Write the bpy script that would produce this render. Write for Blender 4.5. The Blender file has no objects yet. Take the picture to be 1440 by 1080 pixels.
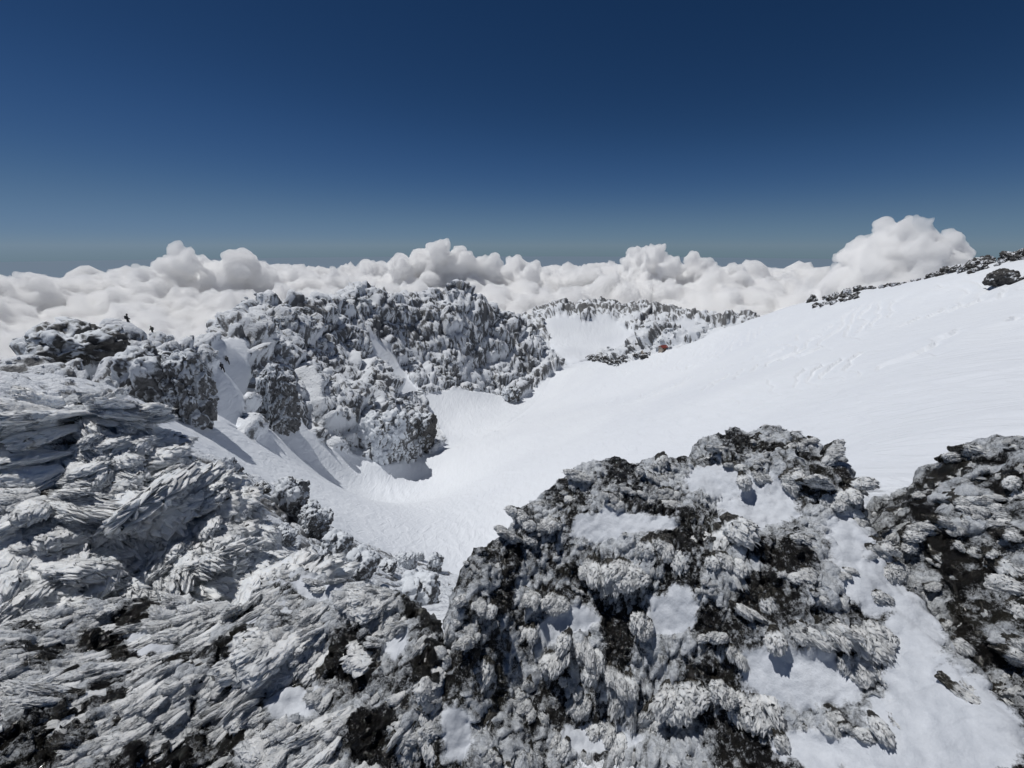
import bpy, bmesh, math, random
import numpy as np
from mathutils import Vector, Matrix, Quaternion
from mathutils.bvhtree import BVHTree

# ------------------------------------------------------------------ camera, sky, sun, exposure
SC = bpy.context.scene
COL = SC.collection
F_PX, PITCH = 600.0, math.radians(18.0)          # focal length in photo pixels (1440 wide), tilt below level
cam_d = bpy.data.cameras.new('camera')
cam_d.sensor_width = 36.0
cam_d.lens = 36.0 * F_PX / 1440.0
cam_d.clip_start, cam_d.clip_end = 0.05, 600000.0
cam = bpy.data.objects.new('camera', cam_d)
COL.objects.link(cam)
cam.rotation_euler = (math.pi / 2 - PITCH, 0, 0)
SC.camera = cam

SUN_EL, SUN_AZ = math.radians(66), math.radians(-66)   # azimuth from the view direction (+y), negative = left
sun_vec = Vector((math.sin(SUN_AZ) * math.cos(SUN_EL), math.cos(SUN_AZ) * math.cos(SUN_EL), math.sin(SUN_EL)))
world = bpy.data.worlds.new('World')
SC.world = world
world.use_nodes = True
wn = world.node_tree
bgn = wn.nodes['Background']
sky = wn.nodes.new('ShaderNodeTexSky')
sky.sky_type = 'NISHITA'
sky.sun_disc = False
sky.sun_elevation = SUN_EL
sky.sun_rotation = SUN_AZ
sky.altitude = 3000
sky.air_density = 0.7
sky.dust_density = 0.0
sky.ozone_density = 4.0
# one even grade over the whole sky (by colour value, not direction): the deep, dark blue of high altitude
pre = wn.nodes.new('ShaderNodeVectorMath'); pre.operation = 'SCALE'; pre.inputs['Scale'].default_value = 0.1
cur = wn.nodes.new('ShaderNodeRGBCurve')
post = wn.nodes.new('ShaderNodeVectorMath'); post.operation = 'SCALE'; post.inputs['Scale'].default_value = 10.0
for ch, pts in enumerate((((.0423, .0116), (.0685, .0284), (.150, .0920), (.2623, .1413)),
                          ((.0782, .0395), (.1248, .0780), (.2502, .1720), (.3613, .2200)),
                          ((.1683, .1144), (.2502, .1950), (.3968, .2920), (.4287, .3150)))):
    c = cur.mapping.curves[ch]
    for x, y in pts: c.points.new(2 * x, 2 * y)
    c.points[-1].location = (1.0, 2 * pts[-1][1] + (1 - 2 * pts[-1][0]) * 0.45)
cur.mapping.update()
wn.links.new(sky.outputs[0], pre.inputs[0]); wn.links.new(pre.outputs[0], cur.inputs['Color'])
wn.links.new(cur.outputs[0], post.inputs[0]); wn.links.new(post.outputs[0], bgn.inputs['Color'])
bgn.inputs['Strength'].default_value = 0.05
sl = bpy.data.lights.new('sun', 'SUN')
sl.energy = 2.85
sl.angle = math.radians(0.53)
sl.color = (1.0, 0.985, 0.96)
sun = bpy.data.objects.new('sun', sl)
sun.rotation_euler = (-sun_vec).to_track_quat('-Z', 'Y').to_euler()
COL.objects.link(sun)
SC.view_settings.view_transform = 'Standard'
SC.view_settings.look = 'None'
SC.view_settings.exposure = 0.0
SC.view_settings.gamma = 1.0
SC.cycles.use_denoising = True
SC.cycles.max_bounces = 32
SC.cycles.diffuse_bounces = 5
SC.cycles.volume_bounces = 32
SC.cycles.transparent_max_bounces = 12

# ------------------------------------------------------------------ numpy helpers
def rays(u, v):
    """directions (photo pixels -> world) with unit horizontal length"""
    u = np.asarray(u, float); v = np.asarray(v, float)
    a = (u - 720) / F_PX; b = (v - 540) / F_PX
    y = math.cos(PITCH) - b * math.sin(PITCH)
    z = -math.sin(PITCH) - b * math.cos(PITCH)
    h = np.sqrt(a * a + y * y)
    return np.stack([a / h, y / h, z / h], -1)

def at(u, v, R):
    """point seen at pixel (u, v), R metres away measured level"""
    return rays(u, v) * np.asarray(R, float)[..., None]

def pix(P):
    """world -> photo pixel (only used to say which spots of a rock a patch covers)"""
    c, s = math.cos(PITCH), math.sin(PITCH)
    f = P[:, 1] * c - P[:, 2] * s
    d = -P[:, 1] * s - P[:, 2] * c
    f = np.maximum(f, 1e-3)
    return 720 + F_PX * P[:, 0] / f, 540 + F_PX * d / f

def _hash(ix, iy, iz, seed):
    h = (ix.astype(np.uint32) * np.uint32(374761393) + iy.astype(np.uint32) * np.uint32(668265263)
         + iz.astype(np.uint32) * np.uint32(2147483647) + np.uint32((seed * 974634777 + 12345) & 0xffffffff))
    h = (h ^ (h >> np.uint32(13))) * np.uint32(1274126177)
    h = (h ^ (h >> np.uint32(16))) * np.uint32(2246822519)
    return h ^ (h >> np.uint32(15))

_G = np.array([(1,1,0),(-1,1,0),(1,-1,0),(-1,-1,0),(1,0,1),(-1,0,1),(1,0,-1),(-1,0,-1),
               (0,1,1),(0,-1,1),(0,1,-1),(0,-1,-1),(1,1,0),(-1,1,0),(0,-1,1),(0,-1,-1)], np.float32)

def perlin(P, scale=1.0, seed=0):
    p = np.asarray(P, np.float32) * np.float32(scale)
    i = np.floor(p).astype(np.int64)
    f = (p - i).astype(np.float32)
    w = f * f * f * (f * (f * 6 - 15) + 10)
    out = 0
    for dx in (0, 1):
        wx = w[:, 0] if dx else 1 - w[:, 0]
        for dy in (0, 1):
            wy = w[:, 1] if dy else 1 - w[:, 1]
            for dz in (0, 1):
                wz = w[:, 2] if dz else 1 - w[:, 2]
                g = _G[_hash(i[:, 0] + dx, i[:, 1] + dy, i[:, 2] + dz, seed) & np.uint32(15)]
                d = g[:, 0] * (f[:, 0] - dx) + g[:, 1] * (f[:, 1] - dy) + g[:, 2] * (f[:, 2] - dz)
                out = out + wx * wy * wz * d
    return out

def fbm(P, scale=1.0, oct=4, seed=0, gain=0.5, billow=False, ridge=False):
    a, s, out = 1.0, scale, 0
    for k in range(oct):
        n = perlin(P, s, seed + k * 17)
        if billow: n = np.abs(n) * 2 - 0.4
        if ridge: n = 0.6 - np.abs(n) * 2
        out = out + a * n
        a *= gain; s *= 2.03
    return out

def worley(P, scale=1.0, seed=0):
    """3-D cells: distance to nearest, to second nearest, a random value per cell"""
    p = np.asarray(P, np.float32) * np.float32(scale)
    i = np.floor(p).astype(np.int64)
    f = (p - i).astype(np.float32)
    n = len(p)
    d1 = np.full(n, 9, np.float32); d2 = np.full(n, 9, np.float32); c1 = np.zeros(n, np.float32)
    for dx in (-1, 0, 1):
        for dy in (-1, 0, 1):
            for dz in (-1, 0, 1):
                h = _hash(i[:, 0] + dx, i[:, 1] + dy, i[:, 2] + dz, seed)
                ox = (h & np.uint32(1023)).astype(np.float32) / 1023
                oy = ((h >> np.uint32(10)) & np.uint32(1023)).astype(np.float32) / 1023
                oz = ((h >> np.uint32(20)) & np.uint32(1023)).astype(np.float32) / 1023
                d = np.sqrt((f[:, 0] - dx - ox) ** 2 + (f[:, 1] - dy - oy) ** 2 + (f[:, 2] - dz - oz) ** 2)
                near = d < d1
                d2 = np.where(near, d1, np.minimum(d2, d))
                c1 = np.where(near, ((h >> np.uint32(5)) & np.uint32(255)).astype(np.float32) / 255, c1)
                d1 = np.where(near, d, d1)
    return d1, d2, c1

def sstep(a, b, x):
    t = np.clip((x - a) / (b - a), 0, 1)
    return t * t * (3 - 2 * t)

def tps(ctrl, vals, lam=0.0):
    """thin-plate spline through scattered (x, y) -> value"""
    C = np.asarray(ctrl, float); n = len(C)
    def U(r2): return 0.5 * r2 * np.log(r2 + 1e-12)
    K = U(((C[:, None] - C[None]) ** 2).sum(-1)) + lam * np.eye(n)
    A = np.zeros((n + 3, n + 3)); A[:n, :n] = K
    Pm = np.c_[np.ones(n), C]; A[:n, n:] = Pm; A[n:, :n] = Pm.T
    w = np.linalg.solve(A, np.r_[np.asarray(vals, float), 0, 0, 0])
    def f(X):
        X = np.asarray(X, float); out = np.empty(len(X))
        for s in range(0, len(X), 40000):
            x = X[s:s + 40000]
            out[s:s + 40000] = U(((x[:, None] - C[None]) ** 2).sum(-1)) @ w[:n] + w[n] + x @ w[n + 1:]
        return out
    return f

def grid_faces(nr, nc, wrap=False):
    a = np.arange(nr * nc).reshape(nr, nc)
    if wrap: a = np.c_[a, a[:, :1]]
    return np.stack([a[:-1, :-1], a[:-1, 1:], a[1:, 1:], a[1:, :-1]], -1).reshape(-1, 4)

def mesh_from(name, V, Fq, mat=None, attrs=None, smooth=True):
    V = np.asarray(V, np.float32); Fq = np.asarray(Fq, np.int32)
    me = bpy.data.meshes.new(name)
    me.vertices.add(len(V)); me.vertices.foreach_set('co', V.ravel())
    k = Fq.shape[1]
    me.loops.add(Fq.size); me.loops.foreach_set('vertex_index', Fq.ravel())
    me.polygons.add(len(Fq)); me.polygons.foreach_set('loop_start', np.arange(0, Fq.size, k, dtype=np.int32))
    me.update(calc_edges=True)
    me.polygons.foreach_set('use_smooth', np.full(len(Fq), smooth))
    for an, av in (attrs or {}).items():
        at_ = me.attributes.new(an, 'FLOAT', 'POINT'); at_.data.foreach_set('value', np.asarray(av, np.float32))
    if mat: me.materials.append(mat)
    return me

def grid_normals(V, nr, nc):
    G = V.reshape(nr, nc, 3)
    n = np.cross(np.gradient(G, axis=1), np.gradient(G, axis=0)).reshape(-1, 3)
    n /= np.linalg.norm(n, axis=1, keepdims=True) + 1e-12
    n[n[:, 2] < 0] *= -1
    return n

def obj(name, me, parent=None, loc=None):
    o = bpy.data.objects.new(name, me)
    COL.objects.link(o)
    if parent is not None: o.parent = parent
    if loc is not None: o.location = loc
    return o

def tag(o, label, cat, group=None):
    o['label'] = label; o['category'] = cat
    if group: o['group'] = group
    return o

def kind(o, k):
    o['kind'] = k
    return o

def thing(name, label, cat, loc=(0, 0, 0), group=None):
    o = bpy.data.objects.new(name, None)
    COL.objects.link(o); o.location = loc
    return tag(o, label, cat, group)

def ico(sub):
    bm = bmesh.new(); bmesh.ops.create_icosphere(bm, subdivisions=sub, radius=1)
    bm.verts.ensure_lookup_table()
    V = np.array([v.co[:] for v in bm.verts]); Fc = np.array([[v.index for v in f.verts] for f in bm.faces])
    bm.free()
    return V, Fc

# ------------------------------------------------------------------ materials
def new_mat(name):
    m = bpy.data.materials.new(name); m.use_nodes = True
    nt = m.node_tree
    return m, nt, nt.nodes['Principled BSDF']

def N(nt, typ, **kw):
    n = nt.nodes.new(typ)
    for k, v in kw.items():
        if k.startswith('i_'):
            key = k[2:]
            n.inputs[int(key) if key.isdigit() else key.replace('_', ' ')].default_value = v
        else: setattr(n, k, v)
    return n

def ramp(nt, src, stops):
    r = nt.nodes.new('ShaderNodeValToRGB')
    while len(r.color_ramp.elements) < len(stops): r.color_ramp.elements.new(0.5)
    for e, (p, c) in zip(r.color_ramp.elements, stops):
        e.position = p; e.color = (*c, 1) if len(c) == 3 else c
    nt.links.new(src, r.inputs[0])
    return r.outputs[0]

def mixc(nt, fac, a, b):
    m = nt.nodes.new('ShaderNodeMix'); m.data_type = 'RGBA'
    for s, i in ((fac, 0), (a, 6), (b, 7)):
        if hasattr(s, 'is_linked') or hasattr(s, 'links'): nt.links.new(s, m.inputs[i])
        else: m.inputs[i].default_value = s if i == 0 else (*s, 1)
    return m.outputs[2]

def math_n(nt, op, a, b=0.0, c=None, clamp=False):
    m = nt.nodes.new('ShaderNodeMath'); m.operation = op; m.use_clamp = clamp
    for i, s in enumerate((a, b) if c is None else (a, b, c)):
        if hasattr(s, 'links'): nt.links.new(s, m.inputs[i])
        else: m.inputs[i].default_value = s
    return m.outputs[0]

def noise_n(nt, scale, detail=4, rough=0.55, vec=None, dist=0.0):
    n = N(nt, 'ShaderNodeTexNoise'); n.inputs['Scale'].default_value = scale
    n.inputs['Detail'].default_value = detail; n.inputs['Roughness'].default_value = rough
    n.inputs['Distortion'].default_value = dist
    if vec is not None: nt.links.new(vec, n.inputs['Vector'])
    return n.outputs['Fac']

def bump_n(nt, h, strength, dist, normal=None):
    b = N(nt, 'ShaderNodeBump'); b.inputs['Strength'].default_value = strength; b.inputs['Distance'].default_value = dist
    nt.links.new(h, b.inputs['Height'])
    if normal is not None: nt.links.new(normal, b.inputs['Normal'])
    return b.outputs[0]

def attr_n(nt, name):
    return N(nt, 'ShaderNodeAttribute', attribute_name=name).outputs['Fac']

SNOW = (0.80, 0.83, 0.88); RIME = (0.74, 0.78, 0.83)
ROCK_D = (0.018, 0.017, 0.016); ROCK_B = (0.045, 0.036, 0.027)

# ------------------------------------------------------------------ the far world: sea, clouds
def cloud_mat():
    m = bpy.data.materials.new('cloud_vapour'); m.use_nodes = True
    nt = m.node_tree; nt.nodes.clear()
    out = N(nt, 'ShaderNodeOutputMaterial')
    vs = N(nt, 'ShaderNodeVolumeScatter')
    vs.inputs['Color'].default_value = (0.984, 0.992, 1, 1)
    vs.inputs['Density'].default_value = 0.050
    vs.inputs['Anisotropy'].default_value = 0.0
    nt.links.new(vs.outputs[0], out.inputs['Volume'])
    return m
M_CLOUD = cloud_mat()

rc = np.random.default_rng(11)
def puffs(c, r, levels, flat=0.0, n=(14, 9)):
    """cauliflower: a ball with smaller balls budding from its upper surface, twice over"""
    out = [(np.array(c, float), r)]
    front = out[:]
    for lv in range(levels):
        nxt = []
        for (p, q) in front:
            for k in range(n[min(lv, len(n) - 1)]):
                d = rc.normal(size=3); d[2] = abs(d[2]) * 0.9 - 0.25; d /= np.linalg.norm(d)
                rr = q * rc.uniform(0.30, 0.52)
                nxt.append((p + d * q * rc.uniform(0.78, 0.98), rr))
        out += nxt; front = nxt
    return out

IV3, IF3 = ico(3)
IV2, IF2 = ico(2)
def cloud(name, balls, voxel, label, group=None, amp=0.5, floor=None):
    Vs, Fs, k = [], [], 0
    for p, r in balls:
        if r < 2.4 * voxel: continue
        Vs.append(IV2 * r + p); Fs.append(IF2 + k); k += len(IV2)
    V = np.concatenate(Vs)
    if floor is not None: V[:, 2] = np.maximum(V[:, 2], floor)
    c0 = V.mean(0)
    me = mesh_from('tmp', V - c0, np.concatenate(Fs))
    o = bpy.data.objects.new('tmp', me); COL.objects.link(o)
    md = o.modifiers.new('r', 'REMESH'); md.mode = 'VOXEL'; md.voxel_size = voxel
    dg = bpy.context.evaluated_depsgraph_get()
    me2 = bpy.data.meshes.new_from_object(o.evaluated_get(dg))
    bpy.data.objects.remove(o)
    n = len(me2.vertices)
    P = np.empty(n * 3, np.float32); me2.vertices.foreach_get('co', P); P = P.reshape(-1, 3)
    Nn = np.empty(n * 3, np.float32); me2.vertices.foreach_get('normal', Nn); Nn = Nn.reshape(-1, 3)
    L = voxel * 12
    d = fbm(P + c0, 1 / L, 5, 5, gain=0.58, billow=True) * L * 0.62 * amp
    d += fbm(P + c0, 0.28 / L, 2, 9) * L * 0.9 * amp
    P = P + Nn * d[:, None]
    me2.vertices.foreach_set('co', P.astype(np.float32).ravel()); me2.update()
    o = bpy.data.objects.new('tmp', me2); COL.objects.link(o)             # once more, to clear folds and crumbs
    md = o.modifiers.new('r', 'REMESH'); md.mode = 'VOXEL'; md.voxel_size = voxel * 0.95
    me3 = bpy.data.meshes.new_from_object(o.evaluated_get(bpy.context.evaluated_depsgraph_get()))
    bpy.data.objects.remove(o); bpy.data.meshes.remove(me2); me2 = me3
    bm = bmesh.new(); bm.from_mesh(me2); bm.verts.ensure_lookup_table()
    seen = np.zeros(len(bm.verts), int); isl = 0; sizes = [0]
    for v0 in bm.verts:
        if seen[v0.index]: continue
        isl += 1; st = [v0]; seen[v0.index] = isl; k = 0
        while st:
            v = st.pop(); k += 1
            for e in v.link_edges:
                w = e.other_vert(v)
                if not seen[w.index]: seen[w.index] = isl; st.append(w)
        sizes.append(k)
    big = int(np.argmax(sizes))
    bmesh.ops.delete(bm, geom=[v for v in bm.verts if seen[v.index] != big], context='VERTS')
    bm.to_mesh(me2); bm.free()
    me2.polygons.foreach_set('use_smooth', np.ones(len(me2.polygons), bool))
    me2.materials.clear(); me2.materials.append(M_CLOUD)
    me2.name = name
    print('cloud', name, len(me2.polygons))
    ob = obj(name, me2, loc=c0)
    if label: tag(ob, label, 'cloud', group)
    return ob

def chain(pts, R, rpx, levels=2, n=(12, 7), jitter=0.25):
    """balls whose tops follow the pixels given"""
    out = []
    for (u, v, rp) in pts:
        Rk = R * rc.uniform(0.94, 1.06)
        p = at(u, v, Rk); r = rp / F_PX * np.linalg.norm(p) * 0.8
        p = p - np.array([0, 0, r * 1.25])
        out += puffs(p, r, levels, n=n)
    return out

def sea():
    m, nt, b = new_mat('haze_tinted_sea')
    b.inputs['Base Color'].default_value = (0.165, 0.225, 0.29, 1)  # distant haze is mixed into this pale colour; clear water would be darker
    b.inputs['Roughness'].default_value = 0.9
    b.inputs['IOR'].default_value = 1.33
    pos = N(nt, 'ShaderNodeNewGeometry').outputs['Position']
    nt.links.new(bump_n(nt, noise_n(nt, 0.01, 6, 0.6, pos), 0.25, 40.0), b.inputs['Normal'])
    k = 96; rs = np.geomspace(200, 420000, 40); th = np.linspace(0, 2 * np.pi, k, endpoint=False)
    Rg, Tg = np.meshgrid(rs, th, indexing='ij')
    V = np.c_[(Rg * np.sin(Tg)).ravel(), (Rg * np.cos(Tg)).ravel(), (-1750 - Rg ** 2 / (2 * 6371000.0)).ravel()]   # curved like the earth
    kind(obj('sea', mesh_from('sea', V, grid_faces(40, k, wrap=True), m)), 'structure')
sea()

def cloud_sea():
    na, nr = 700, 230
    a = np.linspace(0, 2 * np.pi, na, endpoint=False); r = np.geomspace(620, 9000, nr)
    Rg, Ag = np.meshgrid(r, a, indexing='ij')
    X, Y = (Rg * np.sin(Ag)).ravel(), (Rg * np.cos(Ag)).ravel(); Rv = Rg.ravel()
    P = np.c_[X, Y, np.zeros_like(X)]
    wx = 160 * perlin(P, 1 / 700.0, 3); P2 = P + np.c_[wx, 160 * perlin(P, 1 / 700.0, 4), np.zeros_like(wx)]
    h = -330 - 90 * sstep(2500, 9000, Rv) + 150 * fbm(P2, 1 / 1500.0, 2, 11) + 120 * fbm(P2, 1 / 520.0, 5, 14, billow=True, gain=0.52)
    h -= 420 * sstep(760, 620, Rv)
    h -= 260 * sstep(7000, 9000, Rv) * (0.5 + perlin(P, 1 / 900.0, 9))
    V = np.c_[X, Y, h]
    n = grid_normals(V, nr, na)
    V = V + n * (fbm(V, 1 / 130.0, 4, 31, billow=True, gain=.6) * 34)[:, None]
    nb = len(V)
    ring0 = np.arange(na); ringN = ring0 + (nr - 1) * na
    low = np.array([1, 1, 0]); Vb = np.r_[V[ring0] * low, V[ringN] * low] - np.array([0, 0, 900.0])
    b0, bN = ring0 + nb, ring0 + nb + na
    def band(p, q): return np.stack([p, np.roll(p, -1), np.roll(q, -1), q], -1)
    Fc = np.concatenate([grid_faces(nr, na, wrap=True)[:, ::-1], band(ring0, b0), band(ringN, bN), band(b0, bN)])
    me = mesh_from('cloud_sea', np.r_[V, Vb], Fc, M_CLOUD)
    bm = bmesh.new(); bm.from_mesh(me); bmesh.ops.recalc_face_normals(bm, faces=bm.faces); bm.to_mesh(me); bm.free()
    kind(obj('cloud_sea', me), 'stuff')
cloud_sea()

def bank(name, tops, R, label, voxel, n=(10, 7), fill=True, amp=0.5):
    b = []
    for (u, v, r) in tops:
        b += chain([(u, v, r)], R, 1, n=n)
        if fill:
            p = at(u, v, R * 1.02); s = np.linalg.norm(p) / F_PX
            k, z = 1, p[2] - r * s * 2.2
            while z > -520:
                q = r * s * (0.9 + 0.30 * k)
                b += puffs(np.array([p[0] + rc.normal() * q * .3, p[1] - 60 * k, z]), q, 1, n=(10,)); z -= q * 0.9; k += 1
    return cloud(name, b, voxel, label, amp=amp)
bank('cumulus_cloud', [(-60,380,30),(0,380,30),(50,380,28),(110,382,26),(160,374,28),(195,370,24),(228,380,20),(250,340,11),(262,350,16),(275,360,20),(300,366,26),(335,355,18),(360,364,22),(400,372,20),(430,376,20),(460,378,20),(490,384,18)], 3400,
     'long cumulus bank with a small crooked turret above the sea of cloud', 10)
bank('cumulus_cloud', [(525,370,16),(560,354,19),(600,350,22),(620,341,10),(650,350,24),(690,358,24),(720,362,20),(745,372,18)], 3800,
     'rounded cumulus bank behind the central rimed mountain', 10)
bank('cumulus_cloud', [(790,386,18),(830,370,22),(870,372,20),(896,342,14),(920,338,18),(945,350,22),(985,356,24),(1030,370,24),(1070,382,22),(1110,392,20),(1150,402,16)], 4100,
     'towering cumulus bank behind the far ridge, one tower on its shoulder', 10)
bank('cumulus_cloud', [(1280,306,42),(1240,318,34),(1318,322,34),(1212,345,24),(1345,350,22),(1280,350,52),(1195,392,20),(1230,385,34),(1160,402,16)], 2700,
     'big domed white cumulus standing alone beyond the stony crest', 9, n=(12, 8), amp=0.4)


# ------------------------------------------------------------------ terrain: snow bowl, slopes and ridges
CP = [  # (photo u, photo v, level distance m): points of the ground
 # snow floor of the bowl, near rim to far saddle
 (640,800,34),(560,735,48),(480,690,66),(400,655,78),(300,635,80),(240,612,78),(500,656,108),(580,655,112),(640,640,112),(700,605,126),
 (660,585,150),(620,600,140),(700,570,170),(740,570,172),(760,545,195),(795,522,232),(835,508,250),(860,516,232),
 (720,660,78),(680,720,54),(800,640,72),(800,590,110),(860,560,130),
 # great snow slope and its crest
 (900,620,55),(900,540,135),(1000,560,62),(1000,500,140),(1100,600,34),(1100,520,70),(1100,460,130),(1215,690,10),(1210,600,26),(1210,520,50),(1210,450,100),
 (1300,600,20),(1300,500,48),(1310,430,90),(1420,590,16),(1420,500,38),(1400,410,85),(1440,380,96),
 (900,502,215),(950,488,200),(1000,473,185),(1065,452,170),(1130,427,152),(1200,412,138),(1270,400,125),(1330,385,115),(1440,366,105),
 # central mountain: crest, face, foot
 (320,464,125),(370,440,150),(1115,485,195),(1180,475,172),(1040,505,212),(1250,465,160),(1330,455,150),(440,415,180),(520,412,195),(600,414,208),(680,430,214),(720,452,222),(760,478,238),(790,512,246),
 (400,470,140),(470,470,162),(560,470,186),(640,470,196),(700,490,206),(560,520,170),(640,530,178),(600,556,160),(700,552,182),(745,545,196),
 (440,520,128),(500,540,132),(540,580,122),(575,600,122),(605,615,124),(470,600,113),(540,645,110),(430,612,104),
 (370,540,108),(360,590,98),(340,500,105),(310,520,90),(300,565,84),(280,590,80),
 # ridge running in from the side
 (260,486,98),(215,482,90),(180,487,86),(95,496,82),(40,510,76),(0,530,68),(-120,575,56),
 (250,520,78),(225,565,70),(222,592,72),(150,520,64),(60,545,40),(150,545,44),(0,570,26),(-120,620,20),(200,570,56),(100,552,30),
 (-120,660,74),(-50,640,86),(20,600,94),(90,570,102),(150,545,108),(205,525,118),(260,505,132),(310,490,168),(-250,700,60),
 # far ridge
 (740,438,372),(800,426,378),(870,424,382),(940,434,384),(1000,440,386),(1065,455,392),(800,470,330),(870,480,325),(940,470,330),(1000,465,345),(835,500,288),(900,492,290),(780,500,282),
 # broken ground just below the viewpoint
 (600,830,22),(520,800,21),(440,760,21),(400,715,25),(350,700,22),(330,740,14),(420,790,13),(620,870,12),(560,850,12),(300,660,34),(360,660,50),
]
cp = np.array(CP, float)
PC = at(cp[:, 0], cp[:, 1], cp[:, 2])
XT = np.array([  # ground out of sight: under and behind the viewer, behind the crests, beyond
 (0,0,-1.95),(2,1.2,-2.0),(-2,1,-2.5),(0,3.2,-3.0),(2.5,3.5,-2.6),(-3.2,3,-3.0),(5,3.5,-2.6),(-6,5,-3.8),(5,-4,-2.6),(-5,-4,-3),(0,-8,-4),(0,-60,-35),(60,-40,-12),(-60,-40,-32),(9,2,-3.2),
 (0,6,-7.5),(-2.5,6,-6.0),(2,7,-6.0),
 (95,130,-20),(130,90,-16),(150,40,-8),(75,185,-50),(60,230,-78),(190,120,-50),(20,262,-84),(120,240,-85),
 (-110,55,-60),(-125,20,-55),(-128,118,-65),(-108,190,-70),(-95,240,-95),(-20,270,-80),(-60,300,-120),(30,480,-140),(160,480,-150),(-100,480,-190),(240,400,-160),(300,200,-130),(-220,100,-170),(-220,300,-210),(0,700,-260),(330,650,-290),(-330,650,-300),(500,300,-260),(-450,250,-290),(300,-100,-80),(-250,-150,-160)], float)
hf = tps(np.r_[PC[:, :2], XT[:, :2]], np.r_[PC[:, 2], XT[:, 2]], lam=0.5)

def inside(poly, X, Y):
    poly = np.asarray(poly, float); c = np.zeros(len(X), bool)
    j = len(poly) - 1
    for i in range(len(poly)):
        xi, yi = poly[i]; xj, yj = poly[j]
        if yi != yj:
            c ^= ((yi > Y) != (yj > Y)) & (X < (xj - xi) * (Y - yi) / (yj - yi) + xi)
        j = i
    return c

def blur_grid(a, nr, nc, k):
    g = a.reshape(nr, nc).astype(float)
    for _ in range(k):
        g[1:-1] = (g[:-2] + 2 * g[1:-1] + g[2:]) / 4
        g[:, 1:-1] = (g[:, :-2] + 2 * g[:, 1:-1] + g[:, 2:]) / 4
    return g.ravel()

S_MAIN = [(222,598),(282,582),(312,592),(340,606),(358,622),(380,604),(398,590),(412,575),(425,590),(448,622),(470,632),(500,640),(535,655),(580,650),(608,640),(628,618),(606,578),(592,556),(640,546),(690,552),(725,562),(745,552),(775,524),(800,512),(835,504),(866,516),(900,503),(960,486),(1050,452),(1080,420),(1130,395),(1200,390),(1270,380),(1340,365),(1440,340),(1640,330),(1640,700),(1215,760),(990,700),(700,790),(650,812),(560,782),(505,765),(452,738),(415,690),(380,680),(300,645),(250,636),(224,612)]
S_FAR = [(764,452),(790,444),(822,456),(850,440),(880,462),(905,470),(940,462),(958,448),(990,450),(1010,466),(960,482),(900,500),(866,510),(835,502),(800,512),(780,492)]
S_GULLY = [(520,470),(548,490),(566,520),(590,552),(570,560),(548,540),(528,505)]
S_RIB = [(298,482),(322,474),(348,478),(352,520),(346,556),(336,602),(304,588),(306,530)]
S_NOTCH = [(262,560),(290,520),(300,560),(285,590),(262,590)]
AZ0, AZ1 = -105, 105
az = np.radians(np.r_[np.linspace(AZ0, -57, 30, endpoint=False), np.linspace(-57, 57, 710, endpoint=False), np.linspace(57, AZ1, 30)])
rr = np.r_[np.geomspace(0.8, 12, 60, endpoint=False), np.geomspace(12, 55, 130, endpoint=False), np.geomspace(55, 262, 330, endpoint=False), np.geomspace(262, 430, 70, endpoint=False), np.geomspace(430, 900, 30)]
NA, NR = len(az), len(rr)
A2, R2 = np.meshgrid(az, rr)
TX, TY = (R2 * np.sin(A2)).ravel(), (R2 * np.cos(A2)).ravel()
TZ = hf(np.c_[TX, TY])
T = np.c_[TX, TY, TZ]
pu, pv = pix(T)
front = (T[:, 1] > 1)
Rt = np.hypot(TX, TY)
snow = (inside(S_MAIN, pu, pv) & front & (Rt > 8) & (Rt < 262))
# what lies behind the crest of the great slope is not the near snowfield
snow |= inside(S_FAR, pu, pv) & front & (Rt > 270) & (Rt < 372)
snow |= (inside(S_GULLY, pu, pv) | inside(S_NOTCH, pu, pv) | inside(S_RIB, pu, pv)) & front & (Rt < 262)
rough = 1 - blur_grid(snow.astype(float), NR, NA, 2)
rough = np.clip(rough, 0, 1)
P0 = np.c_[TX, TY, np.zeros_like(TX)]
# rugged ground where there is no smooth snow: blocks, clefts and frost bubbles pushed out of the face
amp = np.clip(Rt / 130, 0.10, 1.7)
rg = sstep(0.45, 0.95, rough) * sstep(5, 16, Rt) * (1 - 0.5 * sstep(420, 700, Rt))
T[:, 2] += rg * (fbm(P0, 1 / 34.0, 3, 3) * 4.5 * amp)
n0 = grid_normals(T, NR, NA)
ri = np.where(rg > 0.02)[0]
Q = T[ri]; lam_ = np.clip(Rt[ri] / 130, 0.16, 1.7)          # block size follows how far down the mountain it lies
Qs = Q * np.array([1, 1, 0.85]) 
def blocks(Q, sc, sd):
    Qw = Q + (0.22 / sc) * np.c_[perlin(Q, sc * 1.3, sd), perlin(Q, sc * 1.3, sd + 1), perlin(Q, sc * 1.3, sd + 2)]
    w1, w2, c = worley(Qw, sc, sd + 3)
    return sstep(0.0, 0.22, w2 - w1), c
near_ = sstep(70, 45, Rt[ri])
e1, c1 = blocks(Qs, 1 / 13.0, 101); e2, c2 = blocks(Qs, 1 / 4.6, 111); e3, c3 = blocks(Qs, 1 / 1.9, 121)
w5, _, _ = worley(Qs, 1 / 0.95, 131)
d_ = (1 - near_) * ((e1 * (c1 + .25) - .5) * 4.2 + (e2 * (c2 + .3) - .5) * 1.7) + ((e3 * (c3 + .3) - .5) * 0.50 + (0.5 - w5) * 0.30) * (1 - 0.55 * near_)
pale = sstep(-0.10, 0.25, perlin(Q, 1 / 45.0, 141) + 0.0)
disp_ = np.zeros(len(T)); disp_[ri] = rg[ri] * d_
dirn = n0 * np.array([1, 1, 0.75]) + np.array([0, 0, 0.15])
T = T + dirn * disp_[:, None]
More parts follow.
